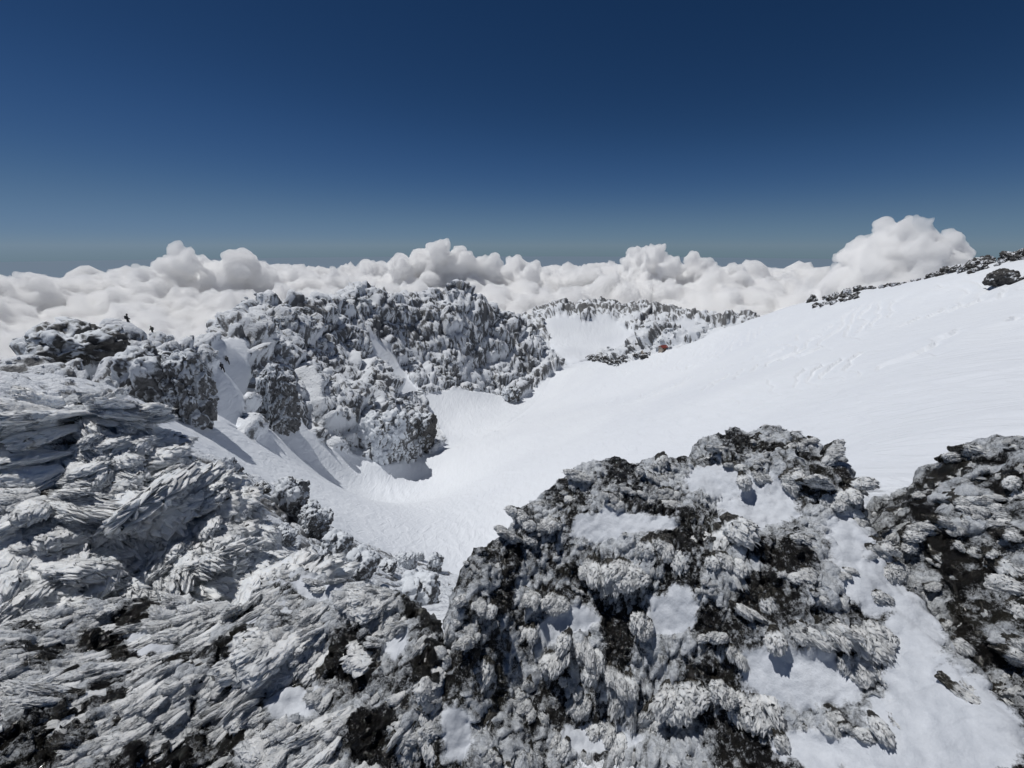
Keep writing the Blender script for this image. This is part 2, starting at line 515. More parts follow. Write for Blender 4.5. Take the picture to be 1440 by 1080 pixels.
n1_ = grid_normals(T, NR, NA)
bare = np.zeros(len(T))
wind = n1_[:, 0] * 0.55 - n1_[:, 1] * 0.10 + (0.80 - n1_[:, 2]) * 1.0         # lee and steep faces stay bare
bub = np.zeros(len(T)); bub[ri] = (w5 - 0.45) * 0.7 + (0.5 - e3) * 0.5 + (0.5 - e2) * 0.25
lowb = fbm(P0, 1 / 16.0, 3, 151)
cen_w = sstep(150, 185, Rt) * sstep(250, 225, Rt)                                # the craggy heart of the mountain
bare = np.clip((0.30 + 0.75 * wind + bub + 0.55 * lowb + 0.04 * cen_w + 0.22 * sstep(300, 340, Rt) + 0.34 * sstep(348, 368, Rt) - 0.19) * sstep(0.3, 0.8, rough), 0, 1)
# wind-packed snow: slow swells, then fine ripples across the slope
T[:, 2] += (1 - rough) * (fbm(P0, 1 / 40.0, 2, 51) * 0.9 + fbm(P0 * np.array([1.0, 0.45, 1]), 1 / 7.0, 3, 52) * 0.14)
sa_, ta_ = TX * 0.80 - TY * 0.60, TX * 0.60 + TY * 0.80
wrp = fbm(np.c_[sa_ * 0.5, ta_ * 0.22, np.zeros_like(TX)], 1 / 5.0, 3, 62) * 2.6
ph = np.mod(sa_ / 3.0 + wrp, 1.0)
crest_ = np.where(ph < 0.88, ph / 0.88, (1 - ph) / 0.12)                      # gentle back, sharp lee edge
patch_ = sstep(-0.05, 0.30, fbm(P0, 1 / 22.0, 2, 71) + 0.06) * sstep(18, 42, TX) * sstep(28, 45, Rt)
q = np.c_[TX * 0.93 + TY * 0.36, (TY * 0.93 - TX * 0.36) * 0.16, np.zeros_like(TX)]
T[:, 2] += (1 - rough) * ((crest_ - 0.5) * 0.55 * patch_ + fbm(q, 1 / 2.6, 2, 61, ridge=True) * (0.05 * (1 - patch_) + 0.02))
# the wind lip that curls round the bowl, and an old track up to the saddle
def along(pts, P, w):
    pts = np.asarray(pts, float); d = np.full(len(P), 1e9)
    for a, b in zip(pts[:-1], pts[1:]):
        ab = b - a; t = np.clip(((P - a) @ ab) / (ab @ ab), 0, 1)
        d = np.minimum(d, np.linalg.norm(P - (a + t[:, None] * ab), axis=1))
    return np.exp(-(d / w) ** 2)
lip = at(*[np.array(c, float) for c in zip(*[(240,605,78),(300,618,84),(380,640,96),(450,652,103),(540,660,110),(600,654,112),(650,634,116),(690,610,124)])])[:, :2]
T[:, 2] += (1 - rough) * (along(lip, T[:, :2], 3.0) * 0.9 - along(lip * 1.07, T[:, :2], 4.0) * 0.4)
for trk, dep in (([(650,632,118),(690,607,126),(720,590,142),(755,560,180),(790,530,225)], .35), ([(700,612,124),(770,565,168),(830,525,225)], .25), ([(620,600,140),(680,596,140),(720,590,142)], .3)):
    tk = at(*[np.array(c, float) for c in zip(*trk)])[:, :2]
    T[:, 2] -= (1 - rough) * along(tk, T[:, :2], 0.9) * dep

def terrain_mat():
    m, nt, b = new_mat('wind_packed_snow')
    geo = N(nt, 'ShaderNodeNewGeometry'); pos = geo.outputs['Position']
    rough = attr_n(nt, 'rough')
    big = noise_n(nt, 0.05, 3, 0.5, pos)
    base = ramp(nt, big, [(0.3, (0.76, 0.79, 0.84)), (0.7, (0.81, 0.84, 0.88))])
    # patches of bare stone and frozen heather between the rime
    v = noise_n(nt, 1.6, 8, 0.72, pos, 0.3)
    dk = ramp(nt, math_n(nt, 'ADD', attr_n(nt, 'bare'), math_n(nt, 'MULTIPLY', math_n(nt, 'SUBTRACT', v, 0.5), 1.3)), [(0.34, (0, 0, 0)), (0.66, (1, 1, 1))])
    dcol = ramp(nt, noise_n(nt, 3.0, 3, 0.5, pos), [(0.35, (0.060, 0.061, 0.064)), (0.65, (0.145, 0.144, 0.142))])
    col = mixc(nt, math_n(nt, 'MULTIPLY', dk, 0.92), base, dcol)
    nt.links.new(col, b.inputs['Base Color'])
    b.inputs['Roughness'].default_value = 0.62
    b.inputs['Specular IOR Level'].default_value = 0.25
    fine = noise_n(nt, 2.2, 6, 0.6, pos)
    tiny = noise_n(nt, 14, 4, 0.6, pos)
    mp = N(nt, 'ShaderNodeMapping'); mp.inputs['Rotation'].default_value = (0, 0, 0.35); mp.inputs['Scale'].default_value = (1, 0.22, 0.6)
    nt.links.new(pos, mp.inputs[0])
    streak = noise_n(nt, 1.1, 5, 0.55, mp.outputs[0], 0.8)
    nb = bump_n(nt, streak, 0.6, 0.5)
    nb = bump_n(nt, tiny, 0.25, 0.03, nb)
    nr = bump_n(nt, fine, 0.9, 0.5)
    mx = N(nt, 'ShaderNodeMix', data_type='VECTOR'); nt.links.new(rough, mx.inputs[0]); nt.links.new(nb, mx.inputs[4]); nt.links.new(nr, mx.inputs[5])
    nt.links.new(mx.outputs[1], b.inputs['Normal'])
    return m
M_TERR = terrain_mat()
terr_me = mesh_from('snow_terrain', T, grid_faces(NR, NA)[:, ::-1], M_TERR, {'rough': rough, 'bare': bare})
terrain = kind(obj('snow_terrain', terr_me), 'structure')
# the same mountain carries on behind the viewpoint
azb = np.radians(np.linspace(AZ1, 360 + AZ0, 120)); rb = np.geomspace(0.8, 900, 140)
Ab, Rb = np.meshgrid(azb, rb); XB, YB = (Rb * np.sin(Ab)).ravel(), (Rb * np.cos(Ab)).ravel()
ZB = hf(np.c_[XB, YB]); PB = np.c_[XB, YB, np.zeros_like(XB)]
ZB += sstep(4, 30, Rb.ravel()) * (fbm(PB, 1 / 28.0, 3, 3) * 3 + fbm(PB, 1 / 9.0, 2, 21, ridge=True))
kind(obj('snow_terrain', mesh_from('snow_terrain', np.c_[XB, YB, ZB], grid_faces(140, 120)[:, ::-1], M_TERR, {'rough': np.clip(0.45 + fbm(PB, 1 / 20.0, 2, 5), 0, 1), 'bare': np.clip(0.25 + 0.5 * fbm(PB, 1 / 12.0, 2, 6), 0, 1)})), 'structure')
BVH = BVHTree.FromPolygons([tuple(v) for v in T.tolist()], grid_faces(NR, NA).tolist())

def ground(x, y):
    p, n, i, d = BVH.ray_cast(Vector((x, y, 200)), Vector((0, 0, -1)))
    return p

def hit(u, v):
    d = Vector(rays(u, v).tolist()).normalized()
    p, n, i, dist = BVH.ray_cast(Vector((0, 0, 0)) + d * 4.0, d)
    return (p, n, dist + 4.0) if p is not None else (None, None, None)

def crest_hit(u, v, up=1.0, lim=120):
    """last ground the column meets, going up the photograph from pixel v"""
    last = None
    for k in range(lim):
        h = hit(u, v - k * up)
        if h[0] is None: break
        if last is not None and h[2] > last[2] + 45: break
        last = h
    return last

# ------------------------------------------------------------------ rime-covered crags and scrub on the ridges
def rime_mat(name, dark=ROCK_D, dark2=ROCK_B, scale=1.0, lo=0.3, hi=0.6, rime=RIME, olive=0.0, glit=0.75, bs=0.4):
    """attribute 'rime' 0 = bare stone or twig, 1 = frost; object-space grain"""
    m, nt, b = new_mat(name)
    tc = N(nt, 'ShaderNodeAttribute', attribute_name='grain').outputs['Vector']
    oi = N(nt, 'ShaderNodeObjectInfo').outputs['Random']
    a = attr_n(nt, 'rime')
    n1 = noise_n(nt, 6.0 * scale, 6, 0.65, tc)
    f = math_n(nt, 'ADD', a, math_n(nt, 'MULTIPLY', math_n(nt, 'SUBTRACT', n1, 0.5), 0.9))
    f = math_n(nt, 'ADD', f, math_n(nt, 'MULTIPLY', math_n(nt, 'SUBTRACT', oi, 0.5), 0.12))
    fr = ramp(nt, f, [(lo, (0, 0, 0)), (hi, (1, 1, 1))])
    n2 = noise_n(nt, 2.5 * scale, 4, 0.6, tc)
    dc = ramp(nt, n2, [(0.38, dark), (0.62, dark2)])
    if olive:
        oc = ramp(nt, noise_n(nt, 0.9 * scale, 3, 0.5, tc), [(0.52, (0, 0, 0)), (0.68, (olive,) * 3)])
        dc = mixc(nt, oc, dc, (0.085, 0.082, 0.035))
    rc_ = ramp(nt, noise_n(nt, 11 * scale, 4, 0.6, tc), [(0.3, tuple(c * 0.86 for c in rime)), (0.7, rime)])
    nt.links.new(mixc(nt, fr, dc, rc_), b.inputs['Base Color'])
    rr_ = N(nt, 'ShaderNodeMapRange'); nt.links.new(fr, rr_.inputs[0]); rr_.inputs[3].default_value = glit; rr_.inputs[4].default_value = 0.6
    nt.links.new(rr_.outputs[0], b.inputs['Roughness'])
    b.inputs['Specular IOR Level'].default_value = 0.3
    nb = bump_n(nt, noise_n(nt, 16 * scale, 6, 0.65, tc), bs, 0.06 / scale)
    nt.links.new(nb, b.inputs['Normal'])
    return m
M_CRAG = rime_mat('rimed_crag', dark=(0.060, 0.061, 0.064), dark2=(0.14, 0.142, 0.146), scale=1.6, lo=0.34, hi=0.66)
M_CRAGD = rime_mat('dark_crag', dark=(0.040, 0.040, 0.042), dark2=(0.10, 0.098, 0.094), scale=1.6, lo=0.46, hi=0.85)
M_SCRUB = rime_mat('rimed_scrub', dark=(0.06, 0.059, 0.058), dark2=(0.14, 0.137, 0.13), scale=1.2, lo=0.26, hi=0.62, olive=0.12)
M_STONE = rime_mat('bare_stone', dark=(0.030, 0.030, 0.032), dark2=(0.085, 0.082, 0.078), scale=1.5, lo=0.62, hi=0.85, rime=SNOW)

I5V, I5F = ico(6)
def vnormals(V, F):
    fn = np.cross(V[F[:, 1]] - V[F[:, 0]], V[F[:, 2]] - V[F[:, 0]])
    n = np.zeros_like(V)
    for k in range(3): np.add.at(n, F[:, k], fn)
    return n / (np.linalg.norm(n, axis=1, keepdims=True) + 1e-12)
def crag_mesh(name, seed, mat, base=(I5V, I5F), tall=1.0, plate=0.34, cover=0.0, k0=1.35):
    """unit-wide rock, `tall` high: a block broken up by clefts at three sizes, frost on its windward side"""
    V = base[0].copy(); S = seed * 13.7
    B = V / ((np.abs(V) ** 3.0).sum(1) ** (1 / 3.0))[:, None]
    d = 1 + 0.34 * fbm(V + S, 1.1, 2, seed)
    V2 = B * d[:, None] * np.array([1, 1, tall])
    e_ = []
    for sc in (k0, k0 * 2.7, k0 * 6.2):
        e, c = blocks((V2 + S) * np.array([1, 1, 0.75]), sc, seed + int(sc * 10))
        V2 = V2 + vnormals(V2, base[1]) * ((e * (c + 0.3) - 0.5) * plate / sc)[:, None]
        e_.append(e)
    nv = vnormals(V2, base[1])
    w5, _, _ = worley(V2 + S, k0 * 9, seed + 9)
    V3 = V2 + nv * ((0.5 - w5) * 0.035)[:, None]
    cov = fbm(V2 + S, 1.3, 3, seed + 20)
    rime = 0.62 + cover - 0.45 * nv[:, 0] + 0.75 * (nv[:, 2] - 0.25) * 0.6 - 0.45 * (w5 - 0.45) - 0.3 * (0.5 - e_[2]) + 0.45 * cov
    me = mesh_from(name, V3 / np.array([1, 1, tall]), base[1], mat, {'rime': np.clip(rime, 0, 1)})
    a = me.attributes.new('grain', 'FLOAT_VECTOR', 'POINT'); a.data.foreach_set('vector', V3.astype(np.float32).ravel())
    return me

TALLS = (0.75, 0.75, 1.1, 1.1, 1.6, 1.6, 2.2, 2.2)
CRAG = [crag_mesh('crag', 30 + k, M_CRAG, base=ico(6) if k % 2 else ico(5), tall=TALLS[k], cover=0.10) for k in range(8)]
CRAGD = [crag_mesh('dark_crag', 60 + k, M_CRAGD, base=ico(5), tall=(0.6, 0.95, 1.5)[k]) for k in range(3)]
STONE = [crag_mesh('stone', 80 + k, M_STONE, base=ico(4), plate=0.40, tall=0.7, k0=0.9, cover=-0.22) for k in range(6)]
BOULDER = crag_mesh('boulder', 97, M_STONE, base=ico(5), plate=0.22, tall=0.8, k0=0.8, cover=-0.55)
rk = np.random.default_rng(5)

def BB(me):
    co = np.empty(len(me.vertices) * 3, np.float32); me.vertices.foreach_get('co', co)
    co = co.reshape(-1, 3); return [co.min(0).tolist(), co.max(0).tolist()]

def place(name, me, u, v, w, h, label, cat, group=None, sink=0.30, depth=1.0, rz=None, lean=0.0):
    """stand a unit rock on the ground seen at (u, v): w x h photo pixels"""
    p, n, dist = hit(u, v)
    if p is None:
        c = crest_hit(u, v + 25)
        if c is None: print('MISS', name, u, v); return None
        p, n, dist = c
    s = dist / math.hypot(F_PX, math.hypot(u - 720, v - 540)) 
    bb = np.array([c[:] for c in (Vector(v_) for v_ in BB(me))]); ext = bb.max(0) - bb.min(0)
    sx, sz = w * s / ext[0], h * s / ((1 - sink * 0.5) * ext[2])
    o = obj(name, me)
    o.scale = (sx, sx * depth, sz)
    o.rotation_euler = (lean, rk.uniform(-.15, .15), rk.uniform(-0.5, 0.5) if rz is None else rz)
    o.location = (p.x, p.y + sx * depth * 0.4, p.z + h * s - bb[:, 2].max() * sz)
    return tag(o, label, cat, group)

G_CEN = 'rime crags on the central mountain face'
CR = [  # u, v at the foot, width, height, variant, dark?, label, group
 (100,506,112,54,0,1,'dark bare crag humped on the ridge end beside the standing climbers',None),
 (262,590,75,100,1,0,'tall rimed crag casting blue shadow into the snow notch',None),
 (212,568,84,84,2,0,'rounded rimed crag leaning against the tall crag above the snow notch',None),
 (392,598,54,88,3,0,'narrow upright rimed rib with a deep shadowed flank',None),
 (545,646,84,72,1,0,'broad rimed cliff whose foot juts lowest into the bowl',None),
 (594,626,44,50,0,1,'dark cliff tower at the corner of the bowl, brown streaked',None),
 (718,563,28,20,0,1,'small lone dark boulder on the snow at the mountain foot',None),
]
cen = [(300,470,40,28),(345,450,36,22),(440,440,50,30),(470,455,50,34),(520,420,56,30),(550,445,70,40),(500,450,60,36),(590,425,56,32),(640,425,60,32),(675,430,44,34),
 (560,500,70,64),(590,520,72,80),(545,480,50,50),(625,470,60,56),(655,480,62,66),(690,465,50,60),(700,500,46,60),(725,470,44,46),(745,515,46,72),(765,505,34,50),(640,520,48,40),(660,545,42,46),(632,552,36,30),(600,545,40,36),(575,545,44,40),(455,500,60,48),(480,530,60,56),(430,545,48,56),(470,580,60,56),(520,560,62,60),(445,590,50,50),(525,620,54,50),(775,520,28,34),(690,540,30,22),(610,445,54,36)]
for i, (u, v, w, h) in enumerate([]):
    CR.append((u, v, w, h, i % 5, 0, 'rime coated crag among the packed crags of the central mountain', G_CEN))
G_FAR = 'rocky outcrops along the far ridge'
far = [(752,447,34,18),(780,440,40,20),(800,436,36,16),(812,450,34,22),(822,466,18,22),(845,432,30,12),(870,432,44,16),(900,434,40,18),(925,440,38,18),(950,446,36,18),(880,446,40,16),(912,456,36,20),(940,462,26,18),(975,445,34,18),(1000,448,34,18),(1022,452,34,18),(1045,458,34,16),(868,476,16,18),(895,480,20,24),(903,492,20,18),(930,486,26,26),(950,478,18,22),(962,484,16,16),(1000,470,34,22),(1020,466,24,16),(1062,462,24,10)]
for i, (u, v, w, h) in enumerate([]):
    CR.append((u, v, w, h, i % 3, 1, 'grey outcrop showing through the snow of the far ridge', G_FAR))
MID = [(322,725,46,86,1,0,'upright frosted crag on broken slope next to feathered rime rock'),(408,722,52,52,2,0,'knobbly frosted crag with steep face over the bowl'),(440,752,48,44,3,0,'stepped frosted rock below the knobbly crag'),
 (474,782,40,36,4,0,'squat frosted rock halfway down the broken slope'),(507,812,46,40,0,0,'rounded frosted rock just above the near dark rock'),(572,800,30,24,1,0,'low frosted rock at the edge of the smooth snow'),(590,788,14,12,3,0,'tiny stone between two low frosted rocks'),(611,803,24,28,2,0,'slanting wedge of frosted rock on the smooth snow'),(366,694,26,14,3,1,'flat dark stone lying on the upper broken slope'),(335,688,12,9,2,1,'small dark stone on the snow above the upright crag'),(545,806,26,18,4,0,'low frosted block among scree at the snow edge'),(400,765,30,22,1,0,'half buried frosted stone behind the near rock'),(590,852,60,46,2,0,'frosted hummock in the gully between the near rocks'),(345,760,40,30,4,0,'frosted hump under the upright crag')]
for m_ in MID: CR.append((*m_, None))
for (u, v, w, h, k, dk, lab, grp) in CR:
    asp = h / w
    ki = (0 if asp < 0.6 else 1 if asp < 1.0 else 2) if dk else (0 if asp < 0.65 else 2 if asp < 1.0 else 4 if asp < 1.45 else 6) + k % 2
    place('rock_crag', (CRAGD[ki] if dk else CRAG[ki]), u, v, w, h, lab, 'crag', grp, sink=0.45)

# ---- scrub: countless frosted dwarf shrubs, one mass
def scrub_mesh(seed):
    V = I4Vs.copy(); S = seed * 7.3
    w1, w2, _ = worley(V + S, 2.6, seed)
    l1, l2, _ = worley(V + S, 5.5, seed + 2)
    d = 1 + 0.35 * fbm(V + S, 1.2, 2, seed) + (0.5 - w1) * 0.7 + (0.5 - l1) * 0.35
    V2 = V * d[:, None] * np.array([1, 1, 0.75])
    r = 0.55 + 0.9 * (0.5 - w1) + 0.6 * (0.45 - l1) + 0.18 * V[:, 2]
    me = mesh_from('scrub_bush', V2, I4Fs, M_SCRUB, {'rime': np.clip(r, 0, 1)})
    a = me.attributes.new('grain', 'FLOAT_VECTOR', 'POINT'); a.data.foreach_set('vector', V2.astype(np.float32).ravel())
    return me
I4Vs, I4Fs = ico(4)
scrub_col = bpy.data.collections.new('scrub_kinds')
for k in range(6):
    o = bpy.data.objects.new('scrub_bush', scrub_mesh(200 + k)); scrub_col.objects.link(o)

def scatter(name, pts, scl, rot, col, nkinds):
    me = bpy.data.meshes.new(name); n = len(pts)
    me.vertices.add(n); me.vertices.foreach_set('co', np.asarray(pts, np.float32).ravel())
    a = me.attributes.new('scl', 'FLOAT_VECTOR', 'POINT'); a.data.foreach_set('vector', np.asarray(scl, np.float32).ravel())
    a = me.attributes.new('rot', 'FLOAT_VECTOR', 'POINT'); a.data.foreach_set('vector', np.asarray(rot, np.float32).ravel())
    a = me.attributes.new('idx', 'INT', 'POINT'); a.data.foreach_set('value', (np.arange(n) * 7 % nkinds).astype(np.int32))
    o = kind(obj(name, me), 'stuff')
    ng = bpy.data.node_groups.new(name, 'GeometryNodeTree')
    ng.interface.new_socket('Geometry', in_out='INPUT', socket_type='NodeSocketGeometry')
    ng.interface.new_socket('Geometry', in_out='OUTPUT', socket_type='NodeSocketGeometry')
    gi, go = ng.nodes.new('NodeGroupInput'), ng.nodes.new('NodeGroupOutput')
    iop = ng.nodes.new('GeometryNodeInstanceOnPoints'); ci = ng.nodes.new('GeometryNodeCollectionInfo')
    ci.inputs['Collection'].default_value = col; ci.inputs['Separate Children'].default_value = True; ci.inputs['Reset Children'].default_value = True
    def na(nm, t):
        k = ng.nodes.new('GeometryNodeInputNamedAttribute'); k.data_type = t; k.inputs[0].default_value = nm
        return k.outputs[0]
    L = ng.links.new
    L(gi.outputs[0], iop.inputs['Points']); L(ci.outputs[0], iop.inputs['Instance'])
    iop.inputs['Pick Instance'].default_value = True
    L(na('idx', 'INT'), iop.inputs['Instance Index']); L(na('scl', 'FLOAT_VECTOR'), iop.inputs['Scale'])
    e2r = ng.nodes.new('FunctionNodeEulerToRotation'); L(na('rot', 'FLOAT_VECTOR'), e2r.inputs[0]); L(e2r.outputs[0], iop.inputs['Rotation'])
    L(iop.outputs[0], go.inputs[0])
    md = o.modifiers.new('scatter', 'NODES'); md.node_group = ng
    return o

# candidate spots: cells of the terrain sheet that are rugged, weighted by how large they stand in view
Tn = grid_normals(T, NR, NA)
az_ = np.degrees(np.arctan2(TX, TY))
cand = np.where((rough > 0.8) & (Rt > 13) & (Rt < 290) & (np.abs(az_) < 58) & (TY > 8))[0]
cell = (Rt[cand] ** 2)                           # area of a polar cell
dens = 1 / (np.clip(Rt[cand] / 100, 0.30, 1.9)) ** 2
vis = np.where((T[cand] * Tn[cand]).sum(1) < 0.02 * Rt[cand], 1.0, 0.05)
prob = cell * dens * vis * np.clip(0.55 + 1.2 * perlin(P0[cand], 1 / 11.0, 91), 0.05, 1.5)
prob /= prob.sum()
ns = 4500
pick = rk.choice(cand, ns, p=prob)
pp = T[pick] + rk.normal(size=(ns, 3)) * np.array([1, 1, 0]) * (Rt[pick] * 0.0012)[:, None]
sz = np.clip(Rt[pick] / 100, 0.30, 1.9) * rk.lognormal(-1.25, 0.42, ns)
pp[:, 2] -= sz * 0.3
scl_ = np.c_[sz * rk.uniform(.8, 1.5, ns), sz * rk.uniform(.8, 1.2, ns), sz * rk.uniform(.6, 1.1, ns)]
scatter('frosted_scrub', pp, scl_, np.c_[rk.normal(0, .25, ns), rk.normal(0, .25, ns), rk.uniform(-.6, .6, ns)], scrub_col, 6)

# ------------------------------------------------------------------ stones of the crest, hut, climbers
G_ST = 'dark stones along the crest of the smooth snow slope'
rs_ = np.random.default_rng(21)
def stone(u, v, w, h, label, group=None, k=None, onskyline=False, name='stone', sink=0.5):
    k = rs_.integers(6) if k is None else k
    if onskyline:
        c = crest_hit(u, v + 30)
        if c is None: return None
        p, n, dist = c
    else:
        p, n, dist = hit(u, v)
        if p is None: return None
    s = dist / math.hypot(F_PX, math.hypot(u - 720, v - 540))
    o = obj(name, BOULDER if name == 'boulder' else STONE[k])
    o.scale = (w * s / 2.5, w * s / 2.5 * rs_.uniform(.7, 1.1), h * s / 2.3)
    o.rotation_euler = (rs_.normal(0, .2), rs_.normal(0, .25), rs_.uniform(0, 6.28))
    o.location = (p.x, p.y, p.z + h * s * (0.45 - sink * 0.4))
    return tag(o, label, 'stone', group)
CREST = [(1126,428),(1160,418),(1200,408),(1240,402),(1280,396),(1310,390),(1340,381),(1370,372),(1400,363),(1440,354)]
cu = np.array(CREST, float)
def crest_v(u): return np.interp(u, cu[:, 0], cu[:, 1])
for k in range(95):
    u = 1126 + 320 * rs_.random() ** 0.85
    big_ = np.interp(u, [1126, 1180, 1250, 1300, 1345, 1440], [8, 9, 5, 8, 11, 13])
    w = big_ * rs_.lognormal(0, .35)
    stone(u, crest_v(u) + rs_.uniform(-4, 4), w, w * rs_.uniform(.5, .85), 'dark angular stone in the row of stones along the snow slope crest', G_ST, onskyline=True)
for k in range(26):   # a second, lower line of stones
    u = rs_.uniform(1145, 1205); w = 7 * rs_.lognormal(0, .3)
    stone(u, crest_v(u) + 8 + rs_.uniform(-2, 5), w, w * .6, 'dark stone in the short lower row just under the crest stones', 'short lower row of stones under the crest')
for k in range(14):
    u = rs_.uniform(1350, 1440); w = 10 * rs_.lognormal(0, .3)
    stone(u, crest_v(u) + 6 + rs_.uniform(-2, 5), w, w * .7, 'dark stone in the cluster between the crest stones and the leaning boulder', 'stones above the leaning boulder')
stone(1405, 401, 34, 24, 'large leaning dark boulder alone on the smooth snow slope', k=1, name='boulder', sink=0.2)
stone(1438, 393, 10, 5, 'small dark stone just poking out beside the large leaning boulder', k=2)
G_S2 = 'stones by the hut'
for k in range(60):
    u = rs_.uniform(826, 912); f = (u - 826) / 86
    v = np.interp(u, [826, 860, 912], [505, 510, 499]) + rs_.uniform(-7, 5) * (0.5 + f * .4)
    w = 6 * rs_.lognormal(0, .4)
    stone(u, v, w, w * .6, 'small dark stone in the snowy rubble beside the red roofed hut', G_S2)

# ---- the hut and the low stone house
def flat_mat(name, col, rough=0.8, var=0.25, sc=3.0):
    m, nt, b = new_mat(name)
    tc = N(nt, 'ShaderNodeTexCoord').outputs['Object']
    n = noise_n(nt, sc, 5, 0.6, tc)
    nt.links.new(ramp(nt, n, [(0.3, tuple(c * (1 - var) for c in col)), (0.7, tuple(min(1, c * (1 + var)) for c in col))]), b.inputs['Base Color'])
    b.inputs['Roughness'].default_value = rough
    nt.links.new(bump_n(nt, noise_n(nt, sc * 6, 4, 0.6, tc), 0.3, 0.02), b.inputs['Normal'])
    return m
M_RED = flat_mat('red_sheet_roof', (0.20, 0.035, 0.025)); M_WALL = flat_mat('weathered_wall', (0.42, 0.36, 0.30)); M_SNOWC = flat_mat('roof_snow', (0.80, 0.83, 0.87), 0.6, 0.05)
M_DARKW = flat_mat('dark_opening', (0.03, 0.03, 0.035)); M_WOOD = flat_mat('old_timber', (0.16, 0.10, 0.06))

def box_bm(bm, x0, x1, y0, y1, z0, z1):
    vs = [bm.verts.new(c) for c in ((x0,y0,z0),(x1,y0,z0),(x1,y1,z0),(x0,y1,z0),(x0,y0,z1),(x1,y0,z1),(x1,y1,z1),(x0,y1,z1))]
    for f in ((0,3,2,1),(4,5,6,7),(0,1,5,4),(1,2,6,5),(2,3,7,6),(3,0,4,7)): bm.faces.new([vs[i] for i in f])

def part(name, parent, mat, fn):
    bm = bmesh.new(); fn(bm)
    me = bpy.data.meshes.new(name); bm.to_mesh(me); bm.free(); me.materials.append(mat)
    return obj(name, me, parent)

def gable(bm, w, d, z0, z1, ov=0.25, th=0.12):
    """two sloping roof slabs, ridge along x"""
    for s in (-1, 1):
        a = [(-w / 2 - ov, s * (d / 2 + ov), z0 - 0.1), (w / 2 + ov, s * (d / 2 + ov), z0 - 0.1), (w / 2 + ov, s * 0.004, z1), (-w / 2 - ov, s * 0.004, z1)]
        lo = [bm.verts.new(p) for p in a]; hi = [bm.verts.new((p[0], p[1], p[2] + th)) for p in a]
        bm.faces.new(lo); bm.faces.new(hi[::-1])
        for i in range(4): bm.faces.new([lo[i], hi[i], hi[(i + 1) % 4], lo[(i + 1) % 4]])

def hut(u, v, wpx, label, roofmat, rz, snowcap, R=None):
    p, n, dist = hit(u, v) if R is None else (Vector(at(u, v, R).tolist()), None, R)
    s = dist / F_PX
    root = thing('mountain_hut', label, 'hut', p)
    root.rotation_euler.z = rz
    w, d, hgt = wpx * s, wpx * s * 0.7, wpx * s * 0.42
    def walls(bm):
        box_bm(bm, -w / 2, w / 2, -d / 2, d / 2, -1.5, hgt)
        for sx in (-1, 1):
            t = [bm.verts.new((sx * (w / 2 - 0.01), -d / 2, hgt)), bm.verts.new((sx * (w / 2 - 0.01), d / 2, hgt)), bm.verts.new((sx * (w / 2 - 0.01), 0, hgt + d * .36))]
            bm.faces.new(t)
    part('wall', root, M_WALL, walls)
    rf = part('roof', root, roofmat, lambda bm: gable(bm, w, d, hgt, hgt + d * 0.38))
    if snowcap: part('roof_snow', rf, M_SNOWC, lambda bm: gable(bm, w * .96, d * .9, hgt + .2, hgt + d * 0.38 + .14, 0.1, .3))
    dr = part('door', root, M_WOOD, lambda bm: box_bm(bm, -.45, .45, -d / 2 - .05, -d / 2 + .02, 0, min(hgt * .85, 1.9)))
    for sx in (-.3, .3):
        part('window', root, M_DARKW, lambda bm: box_bm(bm, sx * w - .35, sx * w + .35, -d / 2 - .04, -d / 2 + .02, hgt * .45, hgt * .8))
    return root
hut(932, 492, 9, 'small mountain hut with a rust red roof behind the snow slope', M_RED, 0.5, False)
hut(908, 500, 10, 'low snow roofed stone house next to the red roofed hut', M_WALL, 0.15, True)

# ---- climbers
M_CLO = flat_mat('black_shell', (0.012, 0.012, 0.014), 0.7); M_CLO2 = flat_mat('dark_green_shell', (0.03, 0.035, 0.025), 0.7)
M_PACK = flat_mat('grey_pack', (0.05, 0.05, 0.055), 0.7); M_SKIN = flat_mat('skin', (0.45, 0.28, 0.20), 0.6, 0.1)
def skin_body(name, J, E, rad, mat, parent, root_i=0):
    me = bpy.data.meshes.new(name); me.from_pydata(J, E, [])
    o = bpy.data.objects.new(name, me); COL.objects.link(o)
    sk = o.modifiers.new('skin', 'SKIN'); sk.use_smooth_shade = True
    if not me.skin_vertices: 
        bpy.context.view_layer.objects.active = o
    sv = me.skin_vertices[0].data if me.skin_vertices else None
    if sv is not None:
        for i, r in enumerate(rad): sv[i].radius = r if isinstance(r, tuple) else (r, r); sv[i].use_root = (i == root_i)
    sb = o.modifiers.new('sub', 'SUBSURF'); sb.levels = sb.render_levels = 1
    dg = bpy.context.evaluated_depsgraph_get()
    m2 = bpy.data.meshes.new_from_object(o.evaluated_get(dg)); bpy.data.objects.remove(o)
    print('body', len(m2.vertices), [round(x, 2) for x in (np.ptp(np.array([v.co[:] for v in m2.vertices]), axis=0) if len(m2.vertices) else [])])
    m2.name = name; m2.materials.clear(); m2.materials.append(mat)
    m2.polygons.foreach_set('use_smooth', np.ones(len(m2.polygons), bool))
    return obj(name, m2, parent)

